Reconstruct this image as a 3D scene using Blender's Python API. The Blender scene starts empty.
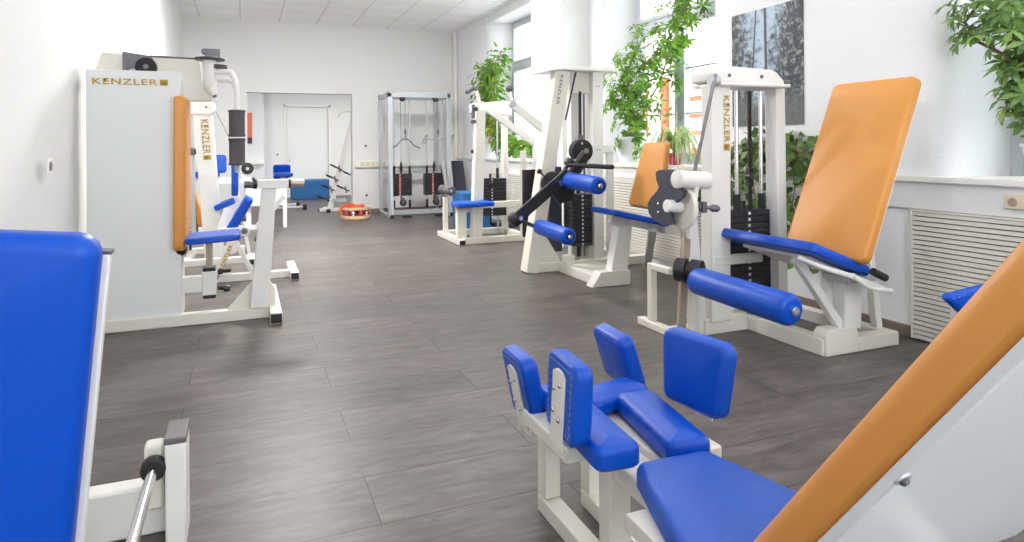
import bpy, bmesh, math, random
from mathutils import Vector, Matrix, Quaternion
random.seed(7)
C = bpy.context.scene.collection
V = Vector
PI = math.pi

# ---------------------------------------------------------------- camera
FPX, CYP, YAW, ROLL, EYE = 660.0, 145.7, -0.386, -0.008, 1.25
_cy, _sy = math.cos(YAW), math.sin(YAW)
_r0 = V((_cy, _sy, 0)); FW = V((-_sy, _cy, 0)); _u0 = _r0.cross(FW)
RT = _r0 * math.cos(ROLL) + _u0 * math.sin(ROLL)
UP = -_r0 * math.sin(ROLL) + _u0 * math.cos(ROLL)
cam_d = bpy.data.cameras.new('camera'); cam = bpy.data.objects.new('camera', cam_d); C.objects.link(cam)
cam.matrix_world = Matrix(((RT.x, UP.x, -FW.x, 0), (RT.y, UP.y, -FW.y, 0), (RT.z, UP.z, -FW.z, EYE), (0, 0, 0, 1)))
cam_d.sensor_width = 36; cam_d.lens = FPX / 1024 * 36; cam_d.shift_y = -(271 - CYP) / 1024
cam_d.clip_start = 0.05; cam_d.clip_end = 200
bpy.context.scene.camera = cam
E0 = V((0, 0, EYE))
def _ray(x, y): return FW + RT * ((x - 512) / FPX) - UP * ((y - CYP) / FPX)
# survey helpers: where the sight line through a point of the photo meets the plane X=c, Y=c or Z=c of the room
def SX(x, y, c): d = _ray(x, y); return E0 + d * (c / d.x)
def SY(x, y, c): d = _ray(x, y); return E0 + d * (c / d.y)
def SZ(x, y, c=0.0): d = _ray(x, y); return E0 + d * ((c - EYE) / d.z)

# ---------------------------------------------------------------- view, world, light
sc = bpy.context.scene
sc.view_settings.view_transform = 'Standard'; sc.view_settings.look = 'None'
sc.view_settings.gamma = 1; sc.view_settings.use_curve_mapping = False
sc.view_settings.exposure = 0.36
w = bpy.data.worlds.new('sky'); sc.world = w; w.use_nodes = True
nt = w.node_tree; bg = nt.nodes['Background']
bg.inputs[0].default_value = (0.90, 0.95, 1.0, 1); bg.inputs[1].default_value = 6.0
sc.cycles.max_bounces = 10; sc.cycles.diffuse_bounces = 6
try:
    sc.cycles.use_denoising = True; sc.cycles.denoiser = 'OPENIMAGEDENOISE'
except Exception: pass
def area(name, loc, rot, sx, sy, power, col=(1, 1, 1), portal=False):
    d = bpy.data.lights.new(name, 'AREA'); d.shape = 'RECTANGLE'; d.size = sx; d.size_y = sy
    d.energy = power; d.color = col
    if portal: d.cycles.is_portal = True
    o = bpy.data.objects.new(name, d); o.location = loc; o.rotation_euler = rot; C.objects.link(o); return o
WINS = [(8.30, 10.70), (5.05, 6.75), (0.85, 2.60), (-2.9, -1.1)]  # the last span is an unseen window, added to light the near machines
for a, b in WINS:      # daylight falls in through the window openings (portals guide the sky light)
    area('window_daylight', (4.62, (a + b) / 2, 2.2), (0, PI / 2, 0), 2.4, b - a, 100, portal=True)

area('window_daylight', (1.3, -4.3, 2.0), (-PI / 2, 0, 0), 3.8, 2.2, 100, portal=True)  # sky portal for the window added in the rear wall

# ---------------------------------------------------------------- materials
def S2L(c): return tuple(((v / 255) / 12.92 if v / 255 <= .04045 else ((v / 255 + .055) / 1.055) ** 2.4) for v in c)
def mat(name, rgb, rough=.5, metal=0, spec=.5, bump=None, var=0, coat=0, bstr=.1, trans=0):
    m = bpy.data.materials.new(name); m.use_nodes = True; n = m.node_tree; b = n.nodes['Principled BSDF']
    col = S2L(rgb) + (1,)
    b.inputs['Base Color'].default_value = col; b.inputs['Roughness'].default_value = rough
    b.inputs['Metallic'].default_value = metal; b.inputs['Specular IOR Level'].default_value = spec
    if coat: b.inputs['Coat Weight'].default_value = coat
    tc = n.nodes.new('ShaderNodeTexCoord')
    if var:
        no = n.nodes.new('ShaderNodeTexNoise'); no.inputs['Scale'].default_value = 6; no.inputs['Detail'].default_value = 4
        n.links.new(tc.outputs['Object'], no.inputs['Vector'])
        mx = n.nodes.new('ShaderNodeMix'); mx.data_type = 'RGBA'; mx.blend_type = 'MIX'
        mx.inputs[6].default_value = tuple(v * (1 - var) for v in col[:3]) + (1,); mx.inputs[7].default_value = tuple(min(1, v * (1 + var)) for v in col[:3]) + (1,)
        n.links.new(no.outputs['Fac'], mx.inputs[0]); n.links.new(mx.outputs[2], b.inputs['Base Color'])
    if bump:
        no = n.nodes.new('ShaderNodeTexNoise'); no.inputs['Scale'].default_value = bump; no.inputs['Detail'].default_value = 3
        n.links.new(tc.outputs['Object'], no.inputs['Vector'])
        bp = n.nodes.new('ShaderNodeBump'); bp.inputs['Strength'].default_value = bstr; bp.inputs['Distance'].default_value = .01
        n.links.new(no.outputs['Fac'], bp.inputs['Height']); n.links.new(bp.outputs[0], b.inputs['Normal'])
    if trans: b.inputs['Transmission Weight'].default_value = trans
    return m
M = dict(
    wall=mat('wall_plaster', (229, 229, 228), .9, bump=60, bstr=.15), wallrough=mat('reveal_plaster', (230, 231, 233), .8, bump=45, bstr=.25),
    trim=mat('trim_white', (236, 234, 228), .5), ledge=mat('ledge_white', (240, 238, 232), .4),
    base=mat('baseboard_brown', (128, 112, 102), .5), white=mat('white_coat', (228, 227, 222), .35, bump=8, bstr=.03),
    cream=mat('cream_coat', (224, 221, 209), .4, bump=8, bstr=.03), panel=mat('grey_panel', (222, 224, 224), .35),
    blue=mat('blue_vinyl', (0, 74, 184), .36, spec=.32, bump=260, bstr=.12, var=.06), blueseat=mat('blue_vinyl_worn', (22, 80, 180), .45, bump=200, bstr=.3, var=.15),
    stitch=mat('pale_stitch', (110, 150, 215), .7),
    orange=mat('orange_vinyl', (214, 145, 66), .42, bump=240, bstr=.08, var=.04), black=mat('black_metal', (26, 26, 30), .4), rubber=mat('black_rubber', (34, 34, 36), .75),
    plate=mat('weight_plate', (36, 36, 39), .45), grey=mat('grey_metal', (110, 108, 112), .4, metal=.5), silver=mat('silver_paint', (186, 190, 194), .4, metal=.3),
    chrome=mat('chrome', (215, 215, 218), .18, metal=1), foam=mat('grey_foam', (84, 80, 82), .8), navy=mat('navy_plastic', (58, 62, 78), .5),
    gold=mat('gold_foil', (176, 142, 44), .35, metal=.3), golddk=mat('gold_dark', (110, 86, 30), .4), red=mat('red_mark', (205, 55, 60), .5),
    whitedot=mat('white_mark', (225, 225, 225), .5), pot=mat('white_pot', (235, 237, 242), .5), magenta=mat('magenta_pot', (190, 30, 110), .4), yellow=mat('yellow_pot', (236, 160, 20), .5),
    terra=mat('soil', (60, 44, 34), .9), stem=mat('stem', (120, 110, 70), .7), teal=mat('teal_foam', (34, 96, 148), .7, bump=30, bstr=.05),
    wood=mat('pale_wood', (214, 178, 140), .5, var=.1), redorange=mat('red_orange_strap', (224, 78, 36), .6), tan=mat('tan_metal', (176, 162, 146), .35, metal=.4),
    beige=mat('beige_plastic', (226, 212, 184), .4), alu=mat('aluminium', (200, 200, 202), .35, metal=.8), pvc=mat('window_pvc', (190, 195, 202), .35),
    slot=mat('slot_dark', (30, 28, 26), .9), grille=mat('grille_white', (226, 222, 212), .5), facade=mat('house_facade', (236, 234, 230), .9), osl=mat('orange_slat', (196, 62, 12), .6),
    door=mat('door_white', (232, 232, 230), .45), mat_dk=mat('dark_board', (48, 50, 66), .6), picto=mat('small_picture', (226, 120, 84), .6), picdk=mat('picture_dark', (70, 66, 70), .6))
def leafmat(name, a, b, tr=.35):
    m = bpy.data.materials.new(name); m.use_nodes = True; n = m.node_tree; p = n.nodes['Principled BSDF']
    g = n.nodes.new('ShaderNodeNewGeometry'); mx = n.nodes.new('ShaderNodeMix'); mx.data_type = 'RGBA'
    mx.inputs[6].default_value = S2L(a) + (1,); mx.inputs[7].default_value = S2L(b) + (1,)
    n.links.new(g.outputs['Random Per Island'], mx.inputs[0]); n.links.new(mx.outputs[2], p.inputs['Base Color'])
    p.inputs['Roughness'].default_value = .4
    t = n.nodes.new('ShaderNodeBsdfTranslucent'); n.links.new(mx.outputs[2], t.inputs[0])
    ms = n.nodes.new('ShaderNodeMixShader'); ms.inputs[0].default_value = tr
    n.links.new(p.outputs[0], ms.inputs[1]); n.links.new(t.outputs[0], ms.inputs[2]); n.links.new(ms.outputs[0], n.nodes['Material Output'].inputs[0])
    return m
M['leaf'] = leafmat('leaf_green', (62, 110, 34), (134, 178, 60), .45)
M['leafdk'] = leafmat('leaf_deep', (46, 84, 32), (104, 138, 58), .3)
M['leafstripe'] = leafmat('leaf_striped', (120, 160, 84), (206, 216, 160), .4)
M['leafgrey'] = leafmat('leaf_greygreen', (84, 120, 66), (150, 182, 100), .35)  # greyer, paler green than the other leaves
def glassmat():
    m = bpy.data.materials.new('window_glass'); m.use_nodes = True; n = m.node_tree; n.nodes.clear()
    o = n.nodes.new('ShaderNodeOutputMaterial'); t = n.nodes.new('ShaderNodeBsdfTransparent'); g = n.nodes.new('ShaderNodeBsdfGlossy'); g.inputs['Roughness'].default_value = .02
    f = n.nodes.new('ShaderNodeLayerWeight'); f.inputs[0].default_value = .5; pw = n.nodes.new('ShaderNodeMath'); pw.operation = 'POWER'; pw.inputs[1].default_value = 4.0; n.links.new(f.outputs['Facing'], pw.inputs[0]); x = n.nodes.new('ShaderNodeMixShader')
    t.inputs[0].default_value = (.96, .97, .98, 1)
    n.links.new(pw.outputs[0], x.inputs[0]); n.links.new(t.outputs[0], x.inputs[1]); n.links.new(g.outputs[0], x.inputs[2]); n.links.new(x.outputs[0], o.inputs[0]); return m
M['glass'] = glassmat()
def emis(name, col, s):
    m = bpy.data.materials.new(name); m.use_nodes = True; b = m.node_tree.nodes['Principled BSDF']
    b.inputs['Emission Color'].default_value = tuple(col) + (1,); b.inputs['Emission Strength'].default_value = s; return m
M['fill_lamp'] = emis('fill_diffuser', (1, .98, .96), 3.0)  # glowing face of the added fill panels

def floormat():
    m = bpy.data.materials.new('laminate'); m.use_nodes = True; n = m.node_tree; b = n.nodes['Principled BSDF']; L = n.links.new
    tc = n.nodes.new('ShaderNodeTexCoord'); mp = n.nodes.new('ShaderNodeMapping'); L(tc.outputs['Object'], mp.inputs[0])
    mp.inputs['Location'].default_value = (-0.413 + 1.38 * 10, -2.19 + .3375 * 41, 0)
    br = n.nodes.new('ShaderNodeTexBrick'); L(mp.outputs[0], br.inputs['Vector'])
    br.offset = .5; br.offset_frequency = 2; br.squash = 1
    for k, v in (('Scale', 1), ('Mortar Size', .0022), ('Mortar Smooth', .2), ('Bias', 0), ('Brick Width', 1.38), ('Row Height', .3375)): br.inputs[k].default_value = v
    br.inputs['Color1'].default_value = (0, 0, 0, 1); br.inputs['Color2'].default_value = (1, 1, 1, 1); br.inputs['Mortar'].default_value = (.5, .5, .5, 1)
    ml = n.nodes.new('ShaderNodeMath'); ml.operation = 'MULTIPLY'; ml.inputs[1].default_value = 40; L(br.outputs['Color'], ml.inputs[0])
    m2 = n.nodes.new('ShaderNodeMapping'); L(tc.outputs['Object'], m2.inputs[0]); m2.inputs['Scale'].default_value = (1.5, 7, 1)
    g1 = n.nodes.new('ShaderNodeTexNoise'); g1.noise_dimensions = '4D'; L(m2.outputs[0], g1.inputs['Vector']); L(ml.outputs[0], g1.inputs['W'])
    g1.inputs['Scale'].default_value = 2.0; g1.inputs['Detail'].default_value = 12; g1.inputs['Roughness'].default_value = .72; g1.inputs['Distortion'].default_value = 1.6
    m3 = n.nodes.new('ShaderNodeMapping'); L(tc.outputs['Object'], m3.inputs[0]); m3.inputs['Scale'].default_value = (1.5, 5, 1)
    g2 = n.nodes.new('ShaderNodeTexNoise'); g2.noise_dimensions = '4D'; L(m3.outputs[0], g2.inputs['Vector']); L(ml.outputs[0], g2.inputs['W']); g2.inputs['Scale'].default_value = 1.5; g2.inputs['Detail'].default_value = 3
    cr = n.nodes.new('ShaderNodeValToRGB'); e = cr.color_ramp.elements
    e[0].position = .26; e[0].color = S2L((64, 60, 57)) + (1,); e[1].position = .74; e[1].color = S2L((122, 116, 112)) + (1,)
    k = e.new(.5); k.color = S2L((94, 89, 86)) + (1,)
    L(g1.outputs['Fac'], cr.inputs[0])
    cr2 = n.nodes.new('ShaderNodeValToRGB'); e = cr2.color_ramp.elements
    e[0].position = .25; e[0].color = (.78, .74, .72, 1); e[1].position = .7; e[1].color = (1.05, 1.05, 1.06, 1); L(g2.outputs['Fac'], cr2.inputs[0])
    x = n.nodes.new('ShaderNodeMix'); x.data_type = 'RGBA'; x.blend_type = 'MULTIPLY'; x.inputs[0].default_value = 1; L(cr.outputs[0], x.inputs[6]); L(cr2.outputs[0], x.inputs[7])
    cr3 = n.nodes.new('ShaderNodeValToRGB'); e = cr3.color_ramp.elements; e[0].color = (.84, .84, .84, 1); e[1].color = (1.14, 1.12, 1.10, 1); L(br.outputs['Color'], cr3.inputs[0])
    x2 = n.nodes.new('ShaderNodeMix'); x2.data_type = 'RGBA'; x2.blend_type = 'MULTIPLY'; x2.inputs[0].default_value = 1; L(x.outputs[2], x2.inputs[6]); L(cr3.outputs[0], x2.inputs[7])
    x3 = n.nodes.new('ShaderNodeMix'); x3.data_type = 'RGBA'; L(br.outputs['Fac'], x3.inputs[0]); L(x2.outputs[2], x3.inputs[6]); x3.inputs[7].default_value = S2L((34, 31, 29)) + (1,)
    L(x3.outputs[2], b.inputs['Base Color']); b.inputs['Roughness'].default_value = .40; b.inputs['Specular IOR Level'].default_value = .28
    bp = n.nodes.new('ShaderNodeBump'); bp.inputs['Strength'].default_value = .12; bp.inputs['Distance'].default_value = .004; L(g1.outputs['Fac'], bp.inputs['Height']); L(bp.outputs[0], b.inputs['Normal'])
    return m
M['floor'] = floormat()
def ceilmat():
    m = bpy.data.materials.new('ceiling_tiles'); m.use_nodes = True; n = m.node_tree; b = n.nodes['Principled BSDF']; L = n.links.new
    tc = n.nodes.new('ShaderNodeTexCoord'); mp = n.nodes.new('ShaderNodeMapping'); L(tc.outputs['Object'], mp.inputs[0]); mp.inputs['Location'].default_value = (.04 + 6.5, -12.35 + 19.5, 0)
    br = n.nodes.new('ShaderNodeTexBrick'); L(mp.outputs[0], br.inputs['Vector']); br.offset = 0
    for k, v in (('Scale', 1), ('Mortar Size', .012), ('Mortar Smooth', .1), ('Brick Width', .65), ('Row Height', .65)): br.inputs[k].default_value = v
    br.inputs['Color1'].default_value = S2L((250, 250, 250)) + (1,); br.inputs['Color2'].default_value = S2L((246, 246, 247)) + (1,); br.inputs['Mortar'].default_value = S2L((222, 222, 222)) + (1,)
    L(br.outputs['Color'], b.inputs['Base Color']); b.inputs['Roughness'].default_value = .9
    no = n.nodes.new('ShaderNodeTexNoise'); no.inputs['Scale'].default_value = 90; L(tc.outputs['Object'], no.inputs['Vector'])
    bp = n.nodes.new('ShaderNodeBump'); bp.inputs['Strength'].default_value = .2; L(no.outputs['Fac'], bp.inputs['Height']); L(bp.outputs[0], b.inputs['Normal'])
    return m
M['ceil'] = ceilmat()
def postermat():
    m = bpy.data.materials.new('forest_print'); m.use_nodes = True; n = m.node_tree; b = n.nodes['Principled BSDF']; L = n.links.new
    tc = n.nodes.new('ShaderNodeTexCoord'); sp = n.nodes.new('ShaderNodeSeparateXYZ'); L(tc.outputs['Generated'], sp.inputs[0])
    def noise(s, d=6, r=.7):
        o = n.nodes.new('ShaderNodeTexNoise'); o.inputs['Scale'].default_value = s; o.inputs['Detail'].default_value = d; o.inputs['Roughness'].default_value = r; L(tc.outputs['Object'], o.inputs['Vector']); return o.outputs['Fac']
    def mth(op, a, c=None):
        o = n.nodes.new('ShaderNodeMath'); o.operation = op
        for i, v in enumerate((a, c)):
            if v is None: continue
            if isinstance(v, (int, float)): o.inputs[i].default_value = v
            else: L(v, o.inputs[i])
        return o.outputs[0]
    def mix(f, a, c):
        o = n.nodes.new('ShaderNodeMix'); o.data_type = 'RGBA'
        L(f, o.inputs[0])
        for i, v in ((6, a), (7, c)):
            if isinstance(v, tuple): o.inputs[i].default_value = S2L(v) + (1,)
            else: L(v, o.inputs[i])
        return o.outputs[2]
    y = mth('SUBTRACT', 1.0, sp.outputs['Y']); z = sp.outputs['Z']          # y: 0 at the far edge, 1 at the near edge
    sky = mix(noise(2), (120, 154, 184), (214, 226, 236))
    d1 = mth('ABSOLUTE', mth('SUBTRACT', y, .45)); open_ = mth('MULTIPLY', mth('SUBTRACT', 1.0, mth('MULTIPLY', d1, 1.7)), mth('ADD', .35, z))
    dens = mth('SUBTRACT', mth('ADD', noise(9, 9, .8), mth('MULTIPLY', d1, .55)), mth('MULTIPLY', z, .12))
    f = mth('MINIMUM', mth('MAXIMUM', mth('MULTIPLY', mth('SUBTRACT', dens, .44), 7.0), 0.0), 1.0)
    leaf = mix(mth('MINIMUM', mth('MAXIMUM', mth('MULTIPLY', mth('SUBTRACT', noise(17, 8, .8), .50), 8.0), 0.0), 1.0), (30, 38, 48), (150, 158, 152))
    c = mix(f, sky, leaf)
    for cx, sl, wd in ((.27, .10, .011), (.52, -.02, .018)):
        t = mth('ABSOLUTE', mth('SUBTRACT', mth('ADD', y, mth('MULTIPLY', z, sl * -1)), cx)); g = mth('LESS_THAN', t, wd); c = mix(g, c, (58, 60, 62))
    g = mth('MINIMUM', mth('MAXIMUM', mth('MULTIPLY', mth('SUBTRACT', mth('ADD', .30, mth('MULTIPLY', noise(6), .25)), mth('ADD', z, .12)), 6.0), 0.0), 1.0)
    c = mix(g, c, mix(noise(30, 3), (44, 50, 56), (120, 124, 120)))
    L(c, b.inputs['Base Color']); b.inputs['Roughness'].default_value = .5; return m
M['poster'] = postermat()

# ---------------------------------------------------------------- mesh helpers
def frame_of(n, hint=None):
    n = V(n).normalized(); h = V(hint) if hint is not None else (V((0, 0, 1)) if abs(n.z) < .9 else V((1, 0, 0)))
    a = h.cross(n)
    if a.length < 1e-6: a = V((1, 0, 0)).cross(n)
    a.normalize(); return a, n.cross(a)
class MB:
    def __init__(s): s.v = []; s.f = []
    def add(s, vs, fs):
        b = len(s.v); s.v += [V(p) for p in vs]; s.f += [[b + i for i in f] for f in fs]; return s
    def box(s, a, b):
        x0, y0, z0 = a; x1, y1, z1 = b
        return s.add([(x0, y0, z0), (x1, y0, z0), (x1, y1, z0), (x0, y1, z0), (x0, y0, z1), (x1, y0, z1), (x1, y1, z1), (x0, y1, z1)],
                     [(0, 3, 2, 1), (4, 5, 6, 7), (0, 1, 5, 4), (1, 2, 6, 5), (2, 3, 7, 6), (3, 0, 4, 7)])
    def beam(s, p, q, w, h, hint=None, w2=None, h2=None):      # rectangular tube; w across, h along hint side
        p = V(p); q = V(q); a, b = frame_of(q - p, hint); w2 = w2 or w; h2 = h2 or h; vs = []
        for c, ww, hh in ((p, w, h), (q, w2, h2)):
            for sa, sb in ((-1, -1), (1, -1), (1, 1), (-1, 1)): vs.append(c + a * sa * ww / 2 + b * sb * hh / 2)
        return s.add(vs, [(3, 2, 1, 0), (4, 5, 6, 7), (0, 1, 5, 4), (1, 2, 6, 5), (2, 3, 7, 6), (3, 0, 4, 7)])
    def cyl(s, p, q, r, r2=None, n=20):
        return s.lathe(p, q, [(0, r), (1, r if r2 is None else r2)], n)
    def lathe(s, p, q, prof, n=24, pleat=0):     # prof: (t along p..q, radius)
        p = V(p); q = V(q); a, b = frame_of(q - p); vs = []; fs = []
        for t, r in prof:
            for i in range(n):
                an = 2 * PI * i / n; rr = r * (1 + (pleat * (i % 2)))
                vs.append(p + (q - p) * t + (a * math.cos(an) + b * math.sin(an)) * rr)
        for k in range(len(prof) - 1):
            for i in range(n):
                j = (i + 1) % n; fs.append((k * n + i, k * n + j, (k + 1) * n + j, (k + 1) * n + i))
        fs.append(tuple(range(n - 1, -1, -1))); m = (len(prof) - 1) * n; fs.append(tuple(m + i for i in range(n)))
        return s.add(vs, fs)
    def tube(s, pts, r, n=10, smooth=True):
        pts = [V(p) for p in pts]
        if smooth and len(pts) > 2:
            out = []
            for i in range(len(pts) - 1):
                p0 = pts[max(i - 1, 0)]; p1 = pts[i]; p2 = pts[i + 1]; p3 = pts[min(i + 2, len(pts) - 1)]
                for k in range(6):
                    t = k / 6; out.append(.5 * ((2 * p1) + (p2 - p0) * t + (2 * p0 - 5 * p1 + 4 * p2 - p3) * t * t + (3 * p1 - p0 - 3 * p2 + p3) * t ** 3))
            pts = out + [pts[-1]]
        vs = []; fs = []; a = None
        for i, p in enumerate(pts):
            d = (pts[min(i + 1, len(pts) - 1)] - pts[max(i - 1, 0)]).normalized()
            if a is None: a, b = frame_of(d)
            else: a = (a - d * a.dot(d)).normalized(); b = d.cross(a)
            for k in range(n): an = 2 * PI * k / n; vs.append(p + (a * math.cos(an) + b * math.sin(an)) * r)
        for i in range(len(pts) - 1):
            for k in range(n): j = (k + 1) % n; fs.append((i * n + k, i * n + j, (i + 1) * n + j, (i + 1) * n + k))
        fs.append(tuple(range(n - 1, -1, -1))); m = (len(pts) - 1) * n; fs.append(tuple(m + k for k in range(n)))
        return s.add(vs, fs)
    def prism(s, pts, d):      # polygon pts (3D, coplanar) pushed by vector d
        pts = [V(p) for p in pts]; d = V(d); n = len(pts)
        return s.add(pts + [p + d for p in pts], [tuple(range(n - 1, -1, -1)), tuple(range(n, 2 * n))] + [(i, (i + 1) % n, n + (i + 1) % n, n + i) for i in range(n)])
    def pad(s, c, u, v, lu0, lu1, lv, t, rc=.03, re=.02, dome=.006):
        # cushion: c centre of the back, u width, v length (lu0 wide at -v end, lu1 at +v end), grows along n = u x v by t
        c = V(c); u = V(u).normalized(); v = V(v).normalized(); n = u.cross(v).normalized()
        K = 5
        def ring(ins, hgt):
            out = []; rr = max(rc - ins, .002)
            for (sx, sy, a0) in ((1, 1, 0), (-1, 1, PI / 2), (-1, -1, PI), (1, -1, 1.5 * PI)):
                hw = (lu1 if sy > 0 else lu0) / 2 - ins - rr; hl = lv / 2 - ins - rr
                for k in range(K + 1):
                    an = a0 + PI / 2 * k / K; x = sx * max(hw, .001) + rr * math.cos(an); y = sy * max(hl, .001) + rr * math.sin(an)
                    out.append(c + u * x + v * y + n * hgt)
            return out
        rings = [ring(re * .35, 0), ring(0, re * .35)]
        for k in range(6):
            an = PI / 2 * k / 5; rings.append(ring(re * (1 - math.cos(an)), t - re + re * math.sin(an)))
        m = min(lu0, lu1, lv) / 2
        for fr in (.3, .55, .8): rings.append(ring(re + (m - re) * fr * .95, t + dome * math.sin(fr * PI / 2)))
        vs = [p for r in rings for p in r]; N = len(rings[0]); fs = [tuple(range(N - 1, -1, -1))]
        for a in range(len(rings) - 1):
            for i in range(N): j = (i + 1) % N; fs.append((a * N + i, a * N + j, (a + 1) * N + j, (a + 1) * N + i))
        fs.append(tuple((len(rings) - 1) * N + i for i in range(N)))
        return s.add(vs, fs)
    def build(s, name, m, parent=None, bevel=0, smooth=True, seg=2):
        me = bpy.data.meshes.new(name); off = parent['_w'] if parent is not None else (0, 0, 0)
        off = V(off); me.from_pydata([p - off for p in s.v], [], s.f); me.materials.append(m)
        bm = bmesh.new(); bm.from_mesh(me); bmesh.ops.recalc_face_normals(bm, faces=bm.faces); bm.to_mesh(me); bm.free()
        o = bpy.data.objects.new(name, me); C.objects.link(o)
        if parent is not None: o.parent = parent
        W[o.name] = tuple(off)
        o['_w'] = tuple(off)
        if smooth:
            me.polygons.foreach_set('use_smooth', [True] * len(me.polygons))
            me.set_sharp_from_angle(angle=math.radians(38))
        if bevel:
            b = o.modifiers.new('bevel', 'BEVEL'); b.width = bevel; b.segments = seg; b.limit_method = 'ANGLE'; b.angle_limit = math.radians(40)
        return o
W = {}
def thing(name, label, cat, loc, group=None):
    o = bpy.data.objects.new(name, None); C.objects.link(o); o.location = loc; o.empty_display_size = .1
    o['label'] = label; o['category'] = cat; o['_w'] = tuple(loc)
    if group: o['group'] = group
    return o
def tag(o, label, cat, group=None, kind=None):
    o['label'] = label; o['category'] = cat
    if group: o['group'] = group
    if kind: o['kind'] = kind
    return o
def solo(mb, name, m, label, cat, group=None, bevel=0):
    # single-mesh thing with its origin at its base
    xs = [p.x for p in mb.v]; ys = [p.y for p in mb.v]; zs = [p.z for p in mb.v]; o0 = V(((min(xs) + max(xs)) / 2, (min(ys) + max(ys)) / 2, min(zs)))
    mb.v = [p - o0 for p in mb.v]; o = mb.build(name, m, None, bevel); o.location = o0; o['_w'] = tuple(o0); return tag(o, label, cat, group)
def struct(name, mb, m, bevel=0, parent=None):
    o = mb.build(name, m, parent, bevel)
    if parent is None: o['kind'] = 'structure'
    return o
def lettering(text, parent, org, right, up, height, m, width=None, name='lettering', extrude=.0015):
    cu = bpy.data.curves.new('t', 'FONT'); cu.body = text; cu.size = 1; cu.extrude = 0; cu.offset = .018; cu.space_character = 1.12
    to = bpy.data.objects.new('t', cu); C.objects.link(to); bpy.context.view_layer.update()
    me = bpy.data.meshes.new_from_object(to.evaluated_get(bpy.context.evaluated_depsgraph_get())); bpy.data.objects.remove(to)
    xs = [v.co.x for v in me.vertices]; ys = [v.co.y for v in me.vertices]; x0, x1, y0, y1 = min(xs), max(xs), min(ys), max(ys)
    sy = height / (y1 - y0); sx = (width / (x1 - x0)) if width else sy
    right = V(right).normalized(); up = V(up).normalized(); n = right.cross(up)
    mb = MB(); mb.add([V(org) + right * (v.co.x - x0) * sx + up * (v.co.y - y0) * sy + n * .002 for v in me.vertices], [tuple(p.vertices) for p in me.polygons])
    return mb.build(name, m, parent, smooth=False)
def logo(parent, org, right, up, h, w):
    # KENZLER followed by its square emblem
    lt = lettering('KENZLER', parent, org, right, up, h, M['gold'], w * .86)
    right = V(right).normalized(); up = V(up).normalized(); n = right.cross(up)
    p0 = V(org) + right * w * .89 + n * .001; mb = MB(); mb.prism([p0, p0 + right * w * .11, p0 + right * w * .11 + up * h, p0 + up * h], n * .0015)
    e = mb.build('emblem', M['gold'], parent, smooth=False)
    c = p0 + right * w * .055 + up * h * .5 + n * .002; mb = MB()
    mb.prism([c + right * w * .035 * math.cos(t) * 1.1 + up * h * .3 * math.sin(t) for t in [PI * (1 + k / 8) for k in range(9)]], n * .001)
    mb.build('emblem_mark', M['golddk'], e, smooth=False)
    c = V(org) + right * w * .167 + up * h * .72 + n * .0028; mb = MB()      # dark device on the second letter
    mb.prism([c - right * w * .02, c - up * h * .28, c + right * w * .02, c + up * h * .28], n * .001); mb.build('letter_device', M['golddk'], lt, smooth=False)
    return lt
def bolt(parent, p, n, r=.008, name='bolt', m=None):
    mb = MB(); n = V(n).normalized(); mb.lathe(V(p), V(p) + n * r * .9, [(0, r), (.5, r), (1, r * .6)], 12); return mb.build(name, m or M['grey'], parent)
def endcap(parent, a, b, m=None, name='end_cap'):
    mb = MB(); mb.box(a, b); return mb.build(name, m or M['black'], parent, .004)
def stack(parent, x0, x1, y0, y1, z0, z1, n, mark='whitedot', markface='-Y', rail=None, marky=None):
    """weight stack: plates lifted in one pile, with the selector strip on the face towards the room"""
    mb = MB(); xm = (x0 + x1) / 2; ym = (y0 + y1) / 2; mb.box((xm - .012, ym - .012, z0 - .12), (xm + .012, ym + .012, z1 + .06)); st = mb.build('weight_stack', M['black'], parent)
    h = (z1 - z0) / n
    for i in range(n):
        mb = MB(); mb.box((x0, y0, z0 + i * h + .0008), (x1, y1, z0 + (i + 1) * h - .0008)); mb.build('weight_plate', M['plate'], st, .003, seg=1)
        mb = MB(); zc = z0 + (i + .5) * h; q = h * (.36 if mark == 'red' else .22)
        (mb.box((xm - .055, y0 - .003, zc - h * .42), (xm - .015, y0 + .002, zc + h * .3)) if mark == 'red' else mb.box((xm - q, y0 - .003, zc - q), (xm + q, y0 + .002, zc + q))) if markface == '-Y' else mb.box((x0 - .003, ym - q, zc - q), (x0 + .002, ym + q, zc + q))
        mk = mb.build('plate_mark' if mark == 'red' else 'plate_hole', M[mark], st, smooth=False)
        if mark == 'red':
            mb = MB(); mb.box((xm - .043, y0 - .005, zc - h * .28), (xm - .027, y0 - .002, zc + h * .16)); mb.build('plate_hole', M['whitedot'], st, smooth=False)
    return st
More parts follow.
